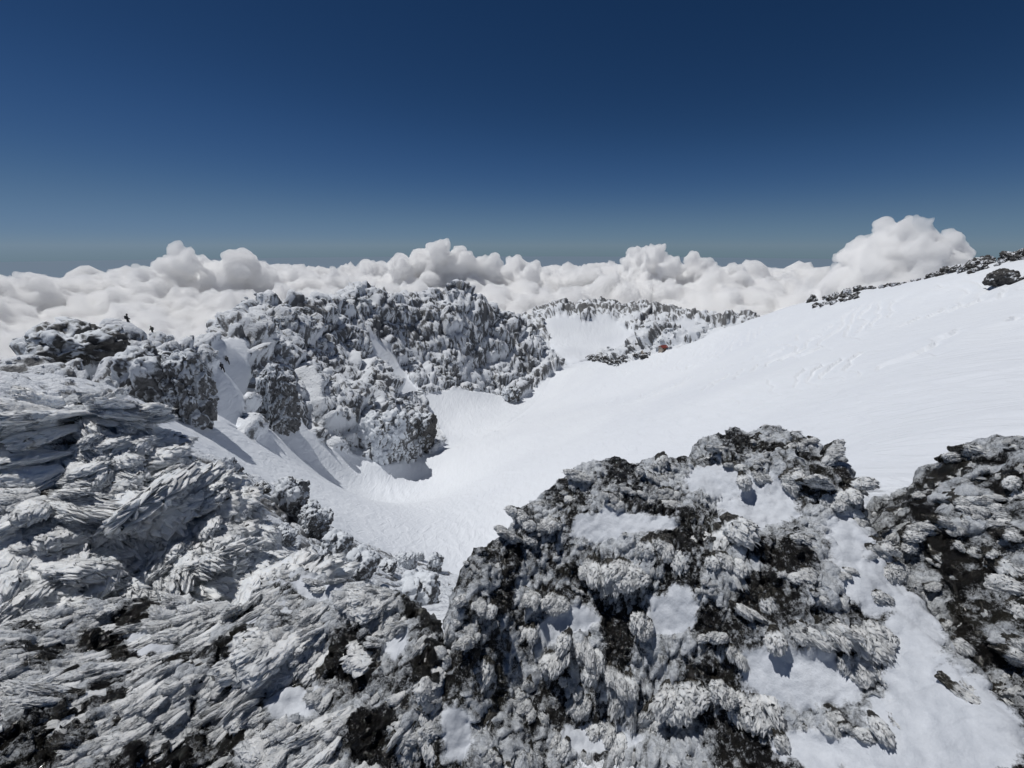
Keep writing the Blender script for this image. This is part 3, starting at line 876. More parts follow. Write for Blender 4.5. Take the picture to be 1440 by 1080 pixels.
def climber(u, v, label, face, pose, mat, skyline=False, H=1.72):
    """pose 'up' = stepping uphill bent forward, 'stand' = upright; faces +x before turning"""
    p, n, dist = crest_hit(u, v + 20) if skyline else hit(u, v)
    if skyline:                                                    # a few steps beyond the crest
        k = 1 + 0.4 / math.hypot(p.x, p.y); p = ground(p.x * k, p.y * k)
    root = thing('person', label, 'person', p - Vector((0, 0, 0.35 if skyline else 0.08)), 'climbers on the ridge')
    root.rotation_euler.z = face
    b = 0.30 if pose == 'up' else 0.03
    hip = Vector((0, 0, 0.90)); ch = hip + Vector((b * 0.9, 0, 0.42)); nk = hip + Vector((b * 1.25, 0, 0.56)); hd = nk + Vector((0.06, 0, 0.16)); tp = hd + Vector((0.02, 0, 0.10))
    st = 0.30 if pose == 'up' else 0.06
    J = [hip, ch, nk, hd, tp]; E = [(0, 1), (1, 2), (2, 3), (3, 4)]; r = [(.19, .17), (.23, .19), .09, .12, .10]
    for s, fwd in ((1, st), (-1, -st)):
        up_ = 0.22 if (pose == 'up' and fwd > 0) else 0.0
        k0 = len(J)
        J += [Vector((0.02, s * .11, .86)), Vector((fwd * .9 + .06, s * .12, .50 + up_)), Vector((fwd, s * .12, .10 + up_)), Vector((fwd + .17, s * .13, .04 + up_))]
        E += [(0, k0), (k0, k0 + 1), (k0 + 1, k0 + 2), (k0 + 2, k0 + 3)]; r += [.14, .115, .095, .08]
        k1 = len(J); f2 = -fwd * 0.6
        J += [ch + Vector((0, s * .21, .08)), ch + Vector((f2 + .05, s * .27, -.20)), ch + Vector((f2 + .26, s * .25, -.34)), ch + Vector((f2 + .34, s * .24, -.36))]
        E += [(1, k1), (k1, k1 + 1), (k1 + 1, k1 + 2), (k1 + 2, k1 + 3)]; r += [.095, .085, .07, .05]
    body = skin_body('body', [tuple(j) for j in J], E, r, mat, root)
    # helmet-like hood, backpack, poles
    V, Fc = ico(2)
    h = mesh_from('hood', V * np.array([.125, .115, .13]) + np.array(hd + Vector((-.015, 0, .05))), Fc, mat); obj('hood', h, root)
    fce = mesh_from('face', V * np.array([.05, .065, .075]) + np.array(hd + Vector((.085, 0, .0))), Fc, M_SKIN); obj('face', fce, root)
    B = V / ((np.abs(V) ** 4).sum(1) ** .25)[:, None]
    c = ch + Vector((-.20, 0, -.08))
    pk = mesh_from('backpack', B * np.array([.13, .17, .28]) @ np.array(Matrix.Rotation(-b, 3, 'Y')) + np.array(c), Fc, M_PACK); obj('backpack', pk, root)
    if pose == 'up':
        hand = J[-1]
        part('trekking_pole', root, M_PACK, lambda bm: bmesh.ops.create_cone(bm, cap_ends=True, segments=6, radius1=.012, radius2=.015, depth=1.1, matrix=Matrix.Translation(hand + Vector((.06, 0, -.5))) @ Matrix.Rotation(-.12, 4, 'Y')))
    s = 13.0 * dist / math.hypot(F_PX, math.hypot(u - 720, v - 540)) / 1.5
    print('climber', u, v, 'dist', round(dist, 1), '13px =', round(s * 1.5, 2), 'm')
    return root
climber(321, 512, 'climber in black stepping up the snowy rib, the higher of two', 2.4, 'up', M_CLO)
climber(314, 523, 'climber in black bent forward, following the other up the rib', 2.4, 'up', M_CLO)
climber(180, 478, 'dark clad person wearing a bulky pack, waiting on the ridge crest', 0.6, 'stand', M_CLO, True)
climber(215, 474, 'person standing on the ridge crest beside the rounded rimed crag', -2.0, 'stand', M_CLO2, True)

# ------------------------------------------------------------------ the near rocks, plastered with rime
def near_mat():
    m, nt, b = new_mat('rimed_rock')
    geo = N(nt, 'ShaderNodeNewGeometry'); pos = geo.outputs['Position']
    rime, snow = attr_n(nt, 'rime'), attr_n(nt, 'snow')
    n1 = noise_n(nt, 26, 8, 0.74, pos)
    n1b = noise_n(nt, 150, 3, 0.7, pos)
    f = math_n(nt, 'ADD', rime, math_n(nt, 'MULTIPLY', math_n(nt, 'SUBTRACT', n1, 0.5), 1.2))
    f = math_n(nt, 'ADD', f, math_n(nt, 'MULTIPLY', math_n(nt, 'SUBTRACT', n1b, 0.5), 0.55))
    fr = ramp(nt, f, [(0.36, (0, 0, 0)), (0.66, (1, 1, 1))])
    n2 = noise_n(nt, 9, 5, 0.6, pos)
    dc = ramp(nt, n2, [(0.35, (0.006, 0.006, 0.006)), (0.55, (0.012, 0.011, 0.010)), (0.72, (0.028, 0.025, 0.021))])
    ol = ramp(nt, noise_n(nt, 3.5, 4, 0.6, pos), [(0.52, (0, 0, 0)), (0.70, (0.8, 0.8, 0.8))])
    dc = mixc(nt, ol, dc, (0.028, 0.026, 0.018))
    rcol = ramp(nt, noise_n(nt, 34, 5, 0.6, pos), [(0.3, (0.60, 0.64, 0.70)), (0.65, (0.82, 0.85, 0.88))])
    col = mixc(nt, fr, dc, rcol)
    # fresh drift: granular, thin at its rim
    n3 = noise_n(nt, 45, 8, 0.78, pos)
    sf = math_n(nt, 'ADD', snow, math_n(nt, 'MULTIPLY', math_n(nt, 'SUBTRACT', n3, 0.5), 1.7))
    sr = ramp(nt, sf, [(0.30, (0, 0, 0)), (0.62, (1, 1, 1))])
    col = mixc(nt, sr, col, ramp(nt, noise_n(nt, 18, 6, 0.7, pos), [(0.3, (0.52, 0.55, 0.60)), (0.7, (0.68, 0.71, 0.76))]))
    nt.links.new(col, b.inputs['Base Color'])
    cover = math_n(nt, 'MAXIMUM', fr, sr)
    mr = N(nt, 'ShaderNodeMapRange'); nt.links.new(cover, mr.inputs[0]); mr.inputs[3].default_value = 0.12; mr.inputs[4].default_value = 0.62
    nt.links.new(mr.outputs[0], b.inputs['Roughness'])
    b.inputs['Specular IOR Level'].default_value = 0.45
    vo = N(nt, 'ShaderNodeTexVoronoi', feature='F1'); vo.inputs['Scale'].default_value = 38; nt.links.new(pos, vo.inputs['Vector'])
    nb = bump_n(nt, vo.outputs['Distance'], 0.8, -0.02)
    nb = bump_n(nt, noise_n(nt, 42, 8, 0.75, pos), 1.0, 0.022, nb)
    ns_ = bump_n(nt, noise_n(nt, 60, 6, 0.7, pos), 0.6, 0.008)
    mx = N(nt, 'ShaderNodeMix', data_type='VECTOR'); nt.links.new(sr, mx.inputs[0]); nt.links.new(nb, mx.inputs[4]); nt.links.new(ns_, mx.inputs[5])
    nt.links.new(mx.outputs[1], b.inputs['Normal'])
    return m
M_NEAR = near_mat()

def tuft_mat():
    m, nt, b = new_mat('rime_feather')
    tc = N(nt, 'ShaderNodeTexCoord').outputs['Object']
    oi = N(nt, 'ShaderNodeObjectInfo').outputs['Random']
    rime = attr_n(nt, 'rime')
    mp = N(nt, 'ShaderNodeMapping'); mp.inputs['Scale'].default_value = (0.35, 1, 1); nt.links.new(tc, mp.inputs[0])
    n1 = noise_n(nt, 9, 6, 0.65, mp.outputs[0])
    f = math_n(nt, 'ADD', rime, math_n(nt, 'MULTIPLY', math_n(nt, 'SUBTRACT', n1, 0.5), 0.9))
    f = math_n(nt, 'ADD', f, math_n(nt, 'MULTIPLY', math_n(nt, 'SUBTRACT', oi, 0.5), 0.25))
    fr = ramp(nt, f, [(0.34, (0, 0, 0)), (0.62, (1, 1, 1))])
    dc = ramp(nt, noise_n(nt, 6, 4, 0.6, tc), [(0.35, (0.010, 0.010, 0.010)), (0.6, (0.030, 0.027, 0.021))])
    rcol = ramp(nt, noise_n(nt, 7, 5, 0.62, mp.outputs[0]), [(0.3, (0.72, 0.76, 0.80)), (0.6, (0.90, 0.92, 0.94))])
    nt.links.new(mixc(nt, fr, dc, rcol), b.inputs['Base Color'])
    mr = N(nt, 'ShaderNodeMapRange'); nt.links.new(fr, mr.inputs[0]); mr.inputs[3].default_value = 0.2; mr.inputs[4].default_value = 0.36
    nt.links.new(mr.outputs[0], b.inputs['Roughness'])
    b.inputs['Specular IOR Level'].default_value = 0.5
    nt.links.new(math_n(nt, 'MULTIPLY', fr, 0.55), b.inputs['Subsurface Weight'])
    b.inputs['Subsurface Radius'].default_value = (1.0, 1.05, 1.15); b.inputs['Subsurface Scale'].default_value = 0.035
    nb = bump_n(nt, noise_n(nt, 22, 6, 0.68, mp.outputs[0]), 0.45, 0.03)
    nt.links.new(nb, b.inputs['Normal'])
    return m
M_TUFT = tuft_mat()

NLs, NWs = 34, 44
def lobe(rng, L=1.0, W=0.16, H=0.10, seed=0, blunt=0.75, flute=0.5, fq=9.0, rag=0.35):
    """one clump of frost growing along +x: thin dark root, fluted body, ragged swollen tip"""
    s = np.linspace(0, 1, NLs) ** 0.9; th = np.linspace(0, 2 * np.pi, NWs, endpoint=False)
    prof = (0.42 + 0.58 * sstep(0, blunt, s)) * np.sqrt(np.clip(1 - (np.clip((s - blunt) / (1 - blunt), 0, 1)) ** 2.4, 0, 1))
    prof[-1] = 0.03
    S, TH = np.meshgrid(s, th, indexing='ij'); Pf = np.repeat(prof[:, None], NWs, 1).ravel()
    S, TH = S.ravel(), TH.ravel()
    cy, cz = np.cos(TH), np.sin(TH)
    # flutes: ridges running with the growth, slowly changing along it
    q = np.c_[S * 2.0, cy * W * fq / 0.16, cz * H * fq / 0.16] + seed * 3.1
    fl = fbm(q, 1.0, 2, seed, ridge=True)
    pop = fbm(np.c_[S * 9.0, cy * W * fq / 0.10, cz * H * fq / 0.10] + seed, 1.0, 2, seed + 5, billow=True)
    rad = 1 + flute * 0.55 * fl + 0.26 * pop
    V = np.c_[S * L, cy * W * Pf * rad, cz * H * Pf * rad]
    # ragged end: some strands outgrow others
    ext = fbm(np.c_[V[:, 1] * fq / 0.12, V[:, 2] * fq / 0.12, np.zeros(len(V))] + seed, 1.0, 2, seed + 9)
    V[:, 0] += ext * rag * L * sstep(0.25, 0.95, S)
    bands = (np.mod(S * 8 + 0.8 * perlin(q, 0.8, seed + 1), 1.0) - 0.5) * 0.10
    V[:, 2] += bands * H * np.sign(cz) * np.abs(cz) ** 0.5 * Pf
    V[:, 1] += (V[:, 0] ** 2) * rng.normal(0, 0.12); V[:, 2] += (V[:, 0] ** 2) * rng.normal(-0.05, 0.06)
    return V, S, np.clip(0.5 + 0.55 * fl + 0.2 * pop, 0, 1)

LF = grid_faces(NLs, NWs, wrap=True)[:, ::-1]
def tuft_mesh(name, seed, n, fan, L, W, H, spread, blunt=0.75, tier=0.12, dark0=0.30, darkw=0.35, **kw):
    rng = np.random.default_rng(seed); Vs, Fs, Rm, k = [], [], [], 0
    for i in range(n):
        l = L * rng.uniform(0.6, 1.0)
        V, s, ridge_ = lobe(rng, l, W * rng.uniform(0.6, 1.25), H * rng.uniform(0.7, 1.25), seed * 31 + i, blunt, **kw)
        a = rng.normal(0, fan); e = rng.normal(0.05, 0.14)
        c, sn = math.cos(a), math.sin(a); ce, se = math.cos(e), math.sin(e)
        V = np.c_[V[:, 0] * ce - V[:, 2] * se, V[:, 1], V[:, 0] * se + V[:, 2] * ce]
        V = np.c_[V[:, 0] * c - V[:, 1] * sn, V[:, 0] * sn + V[:, 1] * c, V[:, 2]]
        off = np.array([rng.uniform(-0.25, 0.10), rng.normal(0, spread), rng.uniform(-tier, tier)])
        Vs.append(V + off); Fs.append(LF + k); k += len(V)
        s = np.clip((V + off)[:, 0] / L, 0, 1) * 0.7 + s * 0.3
        Rm.append(np.clip((s - dark0) / darkw * 0.75 + 0.15 + 0.18 * ridge_ + rng.normal(0, 0.05), 0, 1))
    return mesh_from(name, np.concatenate(Vs), np.concatenate(Fs), M_TUFT, {'rime': np.concatenate(Rm)})

KNOB = [tuft_mesh('rime_knob', 300 + k, 6, 0.24, 1.0, 0.24, 0.21, 0.24, blunt=0.60, tier=0.12, dark0=0.20, darkw=0.30, flute=0.30, fq=5.5, rag=0.30) for k in range(8)]
FEATH = [tuft_mesh('rime_feather', 400 + k, 4, 0.055, 1.0, 0.23, 0.095, 0.15, blunt=0.80, tier=0.05, dark0=-0.12, darkw=0.26, flute=0.22, fq=3.6, rag=0.22) for k in range(8)]
SLIM = [tuft_mesh('rime_spike', 450 + k, 3, 0.14, 1.0, 0.12, 0.08, 0.12, blunt=0.70, tier=0.05, dark0=0.05, darkw=0.30, flute=0.4, fq=6.0, rag=0.4) for k in range(4)]

def shingles(s, t, L, W, seed):
    """overlapping frost scales on a sheet; s runs with the growth. -> height 0..1, rime 0..1"""
    a, b = s / L, t / W
    ia, ib = np.floor(a).astype(np.int64), np.floor(b).astype(np.int64)
    H = np.zeros(len(s), np.float32); Rm = np.zeros(len(s), np.float32)
    zz = np.zeros_like(ia)
    for da in (-2, -1, 0, 1):
        for db in (-1, 0, 1):
            h = _hash(ia + da, ib + db, zz, seed)
            ca = ia + da + (h & np.uint32(255)).astype(np.float32) / 255
            cb = ib + db + ((h >> np.uint32(8)) & np.uint32(255)).astype(np.float32) / 255
            sz_ = 0.55 + 0.75 * ((h >> np.uint32(16)) & np.uint32(255)).astype(np.float32) / 255
            x = (a - ca) / sz_; y = (b - cb) / (0.72 * sz_)
            tip = 0.95 - 0.35 * y * y                        # rounded end
            inside_ = (x > -0.1) & (x < tip) & (np.abs(y) < 1)
            rise = np.clip((x + 0.1) / 1.05, 0, 1)
            endr = np.sqrt(np.clip((tip - x) / 0.16, 0, 1))
            hh = np.where(inside_, (0.15 + 0.85 * rise) * np.sqrt(np.clip(1 - y * y, 0, 1)) * np.clip(endr, 0, 1) * sz_, 0)
            new = hh > H
            Rm = np.where(new, rise, Rm); H = np.where(new, hh, H)
    return H, Rm

def seg_dist(poly, X, Y):
    d = np.full(len(X), 1e9)
    for (ax, ay), (bx, by) in zip(poly, np.roll(poly, -1, 0)):
        vx, vy = bx - ax, by - ay
        t = np.clip(((X - ax) * vx + (Y - ay) * vy) / (vx * vx + vy * vy + 1e-12), 0, 1)
        d = np.minimum(d, np.hypot(X - ax - t * vx, Y - ay - t * vy))
    return d

def patch_mask(u, v, patches, wob, m0=-1.0):
    m = np.full(len(u), m0)
    for (cu, cv, ru, rv, *ang) in patches:
        a = math.radians(ang[0]) if ang else 0
        du, dv = u - cu, v - cv
        x = (du * math.cos(a) + dv * math.sin(a)) / ru; y = (-du * math.sin(a) + dv * math.cos(a)) / rv
        m = np.maximum(m, 1 - (x * x + y * y) + wob)
    return sstep(-0.55, 0.85, m)

def near_rock(name, label, sil, inner, h, flow, snowp=(), darkp=(), seed=0, shing=(0.16, 0.05, 0.035), shing2=(0.06, 0.02, 0.012),
              rough_amp=0.05, rime0=0.0, skirt=0.10, bottom=-3.6, lam=0.002, comb=None, streak=0.0, drift=-1.0, bareness=-1.0):
    s = np.array(sil, float); S = at(s[:, 0], s[:, 1], s[:, 2])
    q = np.array(inner, float); Q = at(q[:, 0], q[:, 1], q[:, 2])
    C = np.r_[S, Q]
    f = tps(C[:, :2], C[:, 2], lam)
    x0, y0 = S[:, :2].min(0) - 0.45; x1, y1 = S[:, :2].max(0) + 0.45
    nx, ny = int((x1 - x0) / h), int((y1 - y0) / h)
    gx, gy = np.meshgrid(np.linspace(x0, x1, nx), np.linspace(y0, y1, ny))
    X, Y = gx.ravel(), gy.ravel()
    ins = inside(S[:, :2], X, Y)
    d = seg_dist(S[:, :2], X, Y); d = np.where(ins, -d, d)
    P2 = np.c_[X, Y, np.full_like(X, seed * 3.3)]
    d = d + 0.05 * fbm(P2, 3.0, 3, seed + 40)
    # pull the outside back to the rim before reading the spline, then let it fall away
    Z = f(np.c_[X, Y])
    Zc = np.clip(Z, C[:, 2].min() - 0.15, C[:, 2].max() + 0.08)
    dd = np.maximum(d + skirt, 0)
    Z = Zc - dd ** 2 / (skirt * 2.2) - 2.6 * np.maximum(d, 0)
    P = np.c_[X, Y, Z]
    u, v = pix(P)
    wob = 0.7 * fbm(P, 5.0, 3, seed + 7)
    snow = patch_mask(u, v, snowp, wob + 0.35 * fbm(P, 16.0, 3, seed + 8), drift) if len(snowp) else np.zeros(len(X))
    dark = patch_mask(u, v, darkp, wob, bareness) if len(darkp) else np.zeros(len(X))
    snow = snow * sstep(0.03, -0.05, d)
    big = fbm(P, 2.2, 3, seed) * 0.10 + fbm(P, 5.0, 3, seed + 3, ridge=True) * rough_amp * 0.6
    P[:, 2] += (big * (1 - 0.6 * snow))
    n = grid_normals(P, ny, nx)
    fx, fy = flow(P)
    # follow the growth direction with a gently bent coordinate
    bend = perlin(P, 1.3, seed + 9) * 0.22
    cx_, cy_ = (fx, fy) if comb is None else comb(P)
    sc = P[:, 0] * cx_ + P[:, 1] * cy_ - P[:, 2] * 0.7 + bend; tc = -P[:, 0] * cy_ + P[:, 1] * cx_ + perlin(P, 2.1, seed + 10) * (0.10 if comb is None else 0.05)
    H1, R1 = shingles(sc, tc, shing[0], shing[1], seed + 1)
    H2, R2_ = shingles(sc + 0.3, tc, shing2[0], shing2[1], seed + 2)
    lowf = fbm(P, 4.0, 3, seed + 15)
    keep = (1 - snow) * (1 - 0.5 * dark)
    disp = keep * (H1 * shing[2] * np.clip(0.8 + 1.5 * lowf, 0.1, 1.6) + H2 * shing2[2]) + snow * (0.014 + 0.012 * fbm(P, 9.0, 4, seed + 50, gain=0.6))
    disp += (1 - snow) * fbm(P, 14, 4, seed + 22, ridge=True, gain=0.6) * (0.009 + 0.034 * dark)
    if streak:
        st = fbm(np.c_[sc / shing[0] * 1.3, tc / shing[1] * 2.2, P[:, 2] * 2], 1.0, 3, seed + 33, ridge=True, gain=0.6)
        disp += keep * st * streak; lowf = lowf + 0.15 * (st - 0.4) * keep
    g = np.c_[fx, fy, np.full(len(X), -0.25)] if np.ndim(fx) else np.tile([fx, fy, -0.25], (len(X), 1))
    P = P + n * disp[:, None] + g * (keep * H1 * R1 * shing[2] * 0.7)[:, None]
    rime = 0.42 + 0.48 * R1 * H1 + 0.30 * R2_ * H2 + 0.55 * lowf + rime0
    rime = rime * (1 - 0.62 * dark)
    P[:, 2] = np.maximum(P[:, 2], bottom)
    keepv = (P[:, 2] > bottom + 0.01)
    Fq = grid_faces(ny, nx)
    Fq = Fq[keepv[Fq].any(1)]
    used = np.unique(Fq); mp = np.full(len(P), -1); mp[used] = np.arange(len(used))
    base = Vector((float(S[:, 0].mean()), float(S[:, 1].mean()), float(bottom)))
    root = thing(name, label, 'rock', base)
    me = mesh_from('rock_body', P[used] - np.array(base), mp[Fq], M_NEAR, {'rime': np.clip(rime, 0, 1)[used], 'snow': snow[used]})
    obj('rock_body', me, root)
    n2 = grid_normals(P, ny, nx)
    R = dict(root=root, base=np.array(base), P=P, n=n2, n0=n, snow=snow, dark=dark, u=u, v=v, d=d, flow=flow, lowf=lowf, seed=seed)
    R['bvh'] = BVHTree.FromPolygons((P[used]).tolist(), mp[Fq].tolist())
    R['ids'] = used
    print(name, len(used), 'verts')
    return R

def tuft_matrix(p, n, g, size, lift, roll=0.0, wid=1.0, flat=0.6):
    n = Vector(n).normalized(); g = Vector(g); g = (g - n * g.dot(n)).normalized()
    x = (g * math.cos(lift) + n * math.sin(lift)).normalized()
    y = n.cross(x).normalized(); z = x.cross(y)
    m = Matrix((x, y, z)).transposed().to_4x4()
    m = m @ Matrix.Rotation(roll, 4, 'X') @ Matrix.Diagonal((size, size * wid, size * flat * (0.6 + 0.4 * wid), 1))
    m.translation = Vector(p)
    return m

def add_tuft(R, me, M, name='rime_tuft'):
    o = obj(name, me, R['root'])
    o.matrix_basis = Matrix.Translation(Vector(-R['base'])) @ M
    return o

def grow(R, count, meshes, size, lift=(0.25, 0.15), sel=None, wid=(0.9, 1.5), seed=0, nparts=300, stuffcol=None, gdir=None, sink=0.15, flat=0.6):
    rng = np.random.default_rng(900 + seed)
    w = (R['snow'] < 0.45) & (R['dark'] < 0.5) & (R['d'] < 0.06) & (R['v'] < 1180) & (R['v'] > 0) & (R['u'] > -120) & (R['u'] < 1560)
    if sel is not None: w &= sel(R['u'], R['v'])
    ids = np.where(w)[0]
    pr = np.clip(0.5 + 1.6 * R['lowf'][ids], 0.03, 2)
    pick = rng.choice(ids, count, p=pr / pr.sum())
    fx, fy = R['flow'](R['P'][pick])
    fx, fy = np.broadcast_to(fx, count), np.broadcast_to(fy, count)
    items = []
    for k, i in enumerate(pick):
        s = size[0] * rng.lognormal(0, size[1])
        g = (fx[k] + rng.normal(0, .08), fy[k] + rng.normal(0, .08), -0.25)
        nn = R['n0'][i] * 0.55 + np.array([0, -0.1, 0.45])
        M = tuft_matrix(R['P'][i] - R['n0'][i] * s * sink, nn, g, s, rng.normal(*lift), rng.normal(0, .2), rng.uniform(*wid), flat)
        items.append((s / np.linalg.norm(R['P'][i]), M, k))
    items.sort(key=lambda t: -t[0])
    for (s, M, k) in items[:nparts]: add_tuft(R, meshes[k % len(meshes)], M)
    rest = items[nparts:]
    if rest:
        pts, sc_, ro = [], [], []
        for (s, M, k) in rest:
            l, r, c = M.decompose(); pts.append(l); sc_.append(c); ro.append(r.to_euler()[:])
        o = scatter('rime_growth', np.array(pts) - R['base'], np.array(sc_), np.array(ro), stuffcol, len(stuffcol.objects))
        o.parent = R['root']

def kinds(name, meshes):
    c = bpy.data.collections.new(name)
    for m in meshes: c.objects.link(bpy.data.objects.new(m.name, m))
    return c
K_KNOB, K_FEATH, K_SLIM = kinds('knob_kinds', KNOB), kinds('feather_kinds', FEATH), kinds('spike_kinds', SLIM)

def set_knobs(R, lst, meshes, seed=0):
    """single tufts where the photograph shows them: (u, v of the centre, width, length px, [turn deg])"""
    rng = np.random.default_rng(seed)
    for j, (u, v, w, l, *tr) in enumerate(lst):
        d = Vector(rays(u, v - l * 0.35).tolist()).normalized()
        p, n, i, dist = R['bvh'].ray_cast(Vector((0, 0, 0)), d)
        if p is None: print('knob miss', u, v); continue
        px = dist / math.hypot(F_PX, math.hypot(u - 720, v - 540))
        size = l * px * 1.0
        k = R['ids'][i] if False else None
        fx, fy = R['flow'](np.array([p[:]]))
        fx, fy = float(np.ravel(fx)[0]), float(np.ravel(fy)[0])
        a = math.radians(tr[0]) if tr else 0.0
        fx, fy = fx * math.cos(a) - fy * math.sin(a), fx * math.sin(a) + fy * math.cos(a)
        nn = (Vector(n if n.z > 0 else -n) + Vector((0, -0.25, 0.9))).normalized()
        M = tuft_matrix(Vector(p) - nn * size * 0.15, nn, (fx, fy, -0.35), size, rng.normal(0.20, 0.08), rng.normal(0, .15), max(0.7, w / l))
        add_tuft(R, meshes[j % len(meshes)], M)

# ---- rock 1: the wide hump in the foreground
def flow1(P):
    cx, cy = at(1000, 690, 2.3)[:2]
    dx, dy = P[:, 0] - cx, P[:, 1] - cy
    l = np.hypot(dx, dy) + 0.4
    fx, fy = 0.55 * dx / l, 0.35 * dy / l - 0.75
    k = np.hypot(fx, fy)
    return fx / k, fy / k
B1 = near_rock('rime_covered_rock', 'wide humped dark rock studded with white rime knobs and patches of snow',
 [(618,1090,1.12),(622,1000,1.28),(630,930,1.42),(648,880,1.55),(655,830,1.66),(665,787,1.78),(690,750,1.95),(735,718,2.1),(770,692,2.2),(790,668,2.3),(820,652,2.4),(865,641,2.48),(925,634,2.55),(968,645,2.58),(985,630,2.66),(1030,610,2.78),(1075,600,2.86),(1125,608,2.84),(1165,636,2.74),(1195,668,2.6),(1206,700,2.5),(1224,738,2.36),(1252,782,2.24),(1300,850,2.08),(1350,902,1.96),(1400,962,1.82),(1445,1022,1.7),(1500,1100,1.6),(1500,1250,1.3),(1000,1350,0.85),(600,1350,0.75)],
 [(950,850,1.72),(800,850,1.72),(720,900,1.58),(880,730,2.02),(1000,700,2.2),(1075,632,2.62),(1135,655,2.56),(1050,650,2.5),(1130,680,2.46),(1060,690,2.34),(1140,712,2.36),(1100,800,1.95),(1200,800,2.05),(1100,960,1.6),(900,980,1.5),(760,1000,1.38),(1250,950,1.75),(1350,1030,1.62),(1000,1080,1.33),(1200,1080,1.45)],
 0.0075, flow1,
 snowp=[(870,738,75,20),(1075,705,62,34,15),(1040,735,40,25),(945,862,36,42,20),(1185,770,40,40,20),(1225,830,55,40,40),(1120,955,95,36,10),(1290,900,40,70,-35),(1350,1010,110,70,25),(1280,1020,70,50),(800,880,50,26,-20),(850,1040,60,25),(1150,1060,70,30),(645,1045,22,45),(1320,1075,140,40),(1000,675,45,16)],
 darkp=[(870,905,26,60),(1000,885,52,40),(720,800,16,90,18),(935,722,50,24),(1095,785,60,26,25),(985,950,40,40),(700,960,14,50),(1060,840,30,30),(1010,610,20,10),(1080,640,90,10,12),(820,800,50,14),(960,760,60,14),(1345,968,42,16,30),(1160,950,60,10,0),(1210,860,40,12,30)],
 seed=1, shing=(0.11, 0.040, 0.030), shing2=(0.045, 0.016, 0.011), rime0=0.06, drift=-0.12, bareness=-0.05)
set_knobs(B1, [(777,737,34,34),(820,672,36,22),(885,690,22,18),(870,705,26,18),(920,655,44,28),(945,700,24,20),(800,700,26,24),
 (830,795,48,52),(858,810,40,46),(890,806,54,52),(980,756,70,56),(945,775,50,42),(1005,735,40,40),(905,878,28,52),(770,925,44,46),(825,905,24,50),(750,840,32,34),(790,846,34,34),(735,880,26,30),
 (1025,790,36,36),(1045,862,44,42),(1080,848,38,44),(1105,812,34,34),(1120,886,50,46),(1160,888,38,54),(1210,890,48,62),(1205,930,54,46),(1010,898,34,34),(1036,918,36,38),
 (695,952,46,62),(676,1020,42,52),(865,945,38,44),(885,966,42,62),(960,975,72,56),(930,1012,48,48),(865,1032,44,44),(1048,990,76,68),(1015,975,40,50),(1195,1028,40,40),(1250,1012,42,58),(1165,1010,34,34),(820,985,30,36),(745,990,30,34),(790,1040,36,36),(740,1055,36,40),(1100,1040,34,34),
 (1030,660,40,30),(1065,668,44,32),(1100,676,44,34),(1135,688,46,36),(1170,700,44,34),(1010,640,36,24),(1060,625,50,24),(1110,632,40,24),(1150,655,40,28),(985,650,30,20),
 (1222,772,44,28),(1250,800,44,30),(1285,835,40,34),(1312,872,34,30),(1195,735,34,22),(1235,840,36,26),(690,790,34,40),(680,850,30,40),(660,905,26,40),(1345,975,26,60,20),(720,760,36,34),(745,735,36,28),(1240,900,30,30),(1120,760,30,26),(1150,840,30,28)], KNOB, 3)
grow(B1, 200, KNOB + SLIM, (0.042, 0.40), lift=(0.15, 0.12), sink=0.2, seed=1, nparts=220, stuffcol=K_KNOB)

# ---- rock 2: beside it across the dark cleft
def flow2(P):
    return np.full(len(P), 0.42), np.full(len(P), -0.90)
B2 = near_rock('rime_covered_rock', 'dark rock beyond the cleft with flat frost plates along its top',
 [(1222,724,2.75),(1245,692,2.82),(1290,667,2.85),(1320,642,2.92),(1345,624,2.96),(1400,616,2.92),(1460,622,2.8),(1600,640,2.6),(1750,800,2.4),(1750,1150,2.0),(1540,1130,1.78),(1460,1040,1.84),(1410,975,1.95),(1350,905,2.08),(1300,855,2.2),(1252,790,2.38),(1230,750,2.55)],
 [(1300,720,2.6),(1350,720,2.55),(1350,820,2.3),(1420,720,2.5),(1420,820,2.25),(1430,920,2.08),(1550,800,2.3),(1380,660,2.75)],
 0.009, flow2, snowp=[], darkp=[(1325,800,14,100,-30),(1390,660,60,9,-5),(1385,905,20,40,-40),(1420,760,50,8),(1355,860,12,50,-30)], seed=2, shing=(0.13, 0.045, 0.035), rime0=-0.05, drift=-0.4, bareness=-0.05)
set_knobs(B2, [(1400,726,68,34),(1330,682,60,36),(1310,742,40,40),(1285,748,36,44),(1350,665,44,30),(1425,700,44,30),(1395,782,40,36),(1368,825,50,52),(1412,800,40,44),(1430,850,44,40),(1395,860,40,36),(1430,905,36,44),(1290,700,40,30),(1262,725,30,30),(1320,790,30,40),(1430,660,40,26),(1380,640,50,22),(1340,640,40,20),(1432,960,40,40),(1405,925,30,36)], KNOB, 4)
grow(B2, 190, KNOB + SLIM, (0.06, 0.35), lift=(0.15, 0.12), sink=0.2, seed=2, nparts=200)

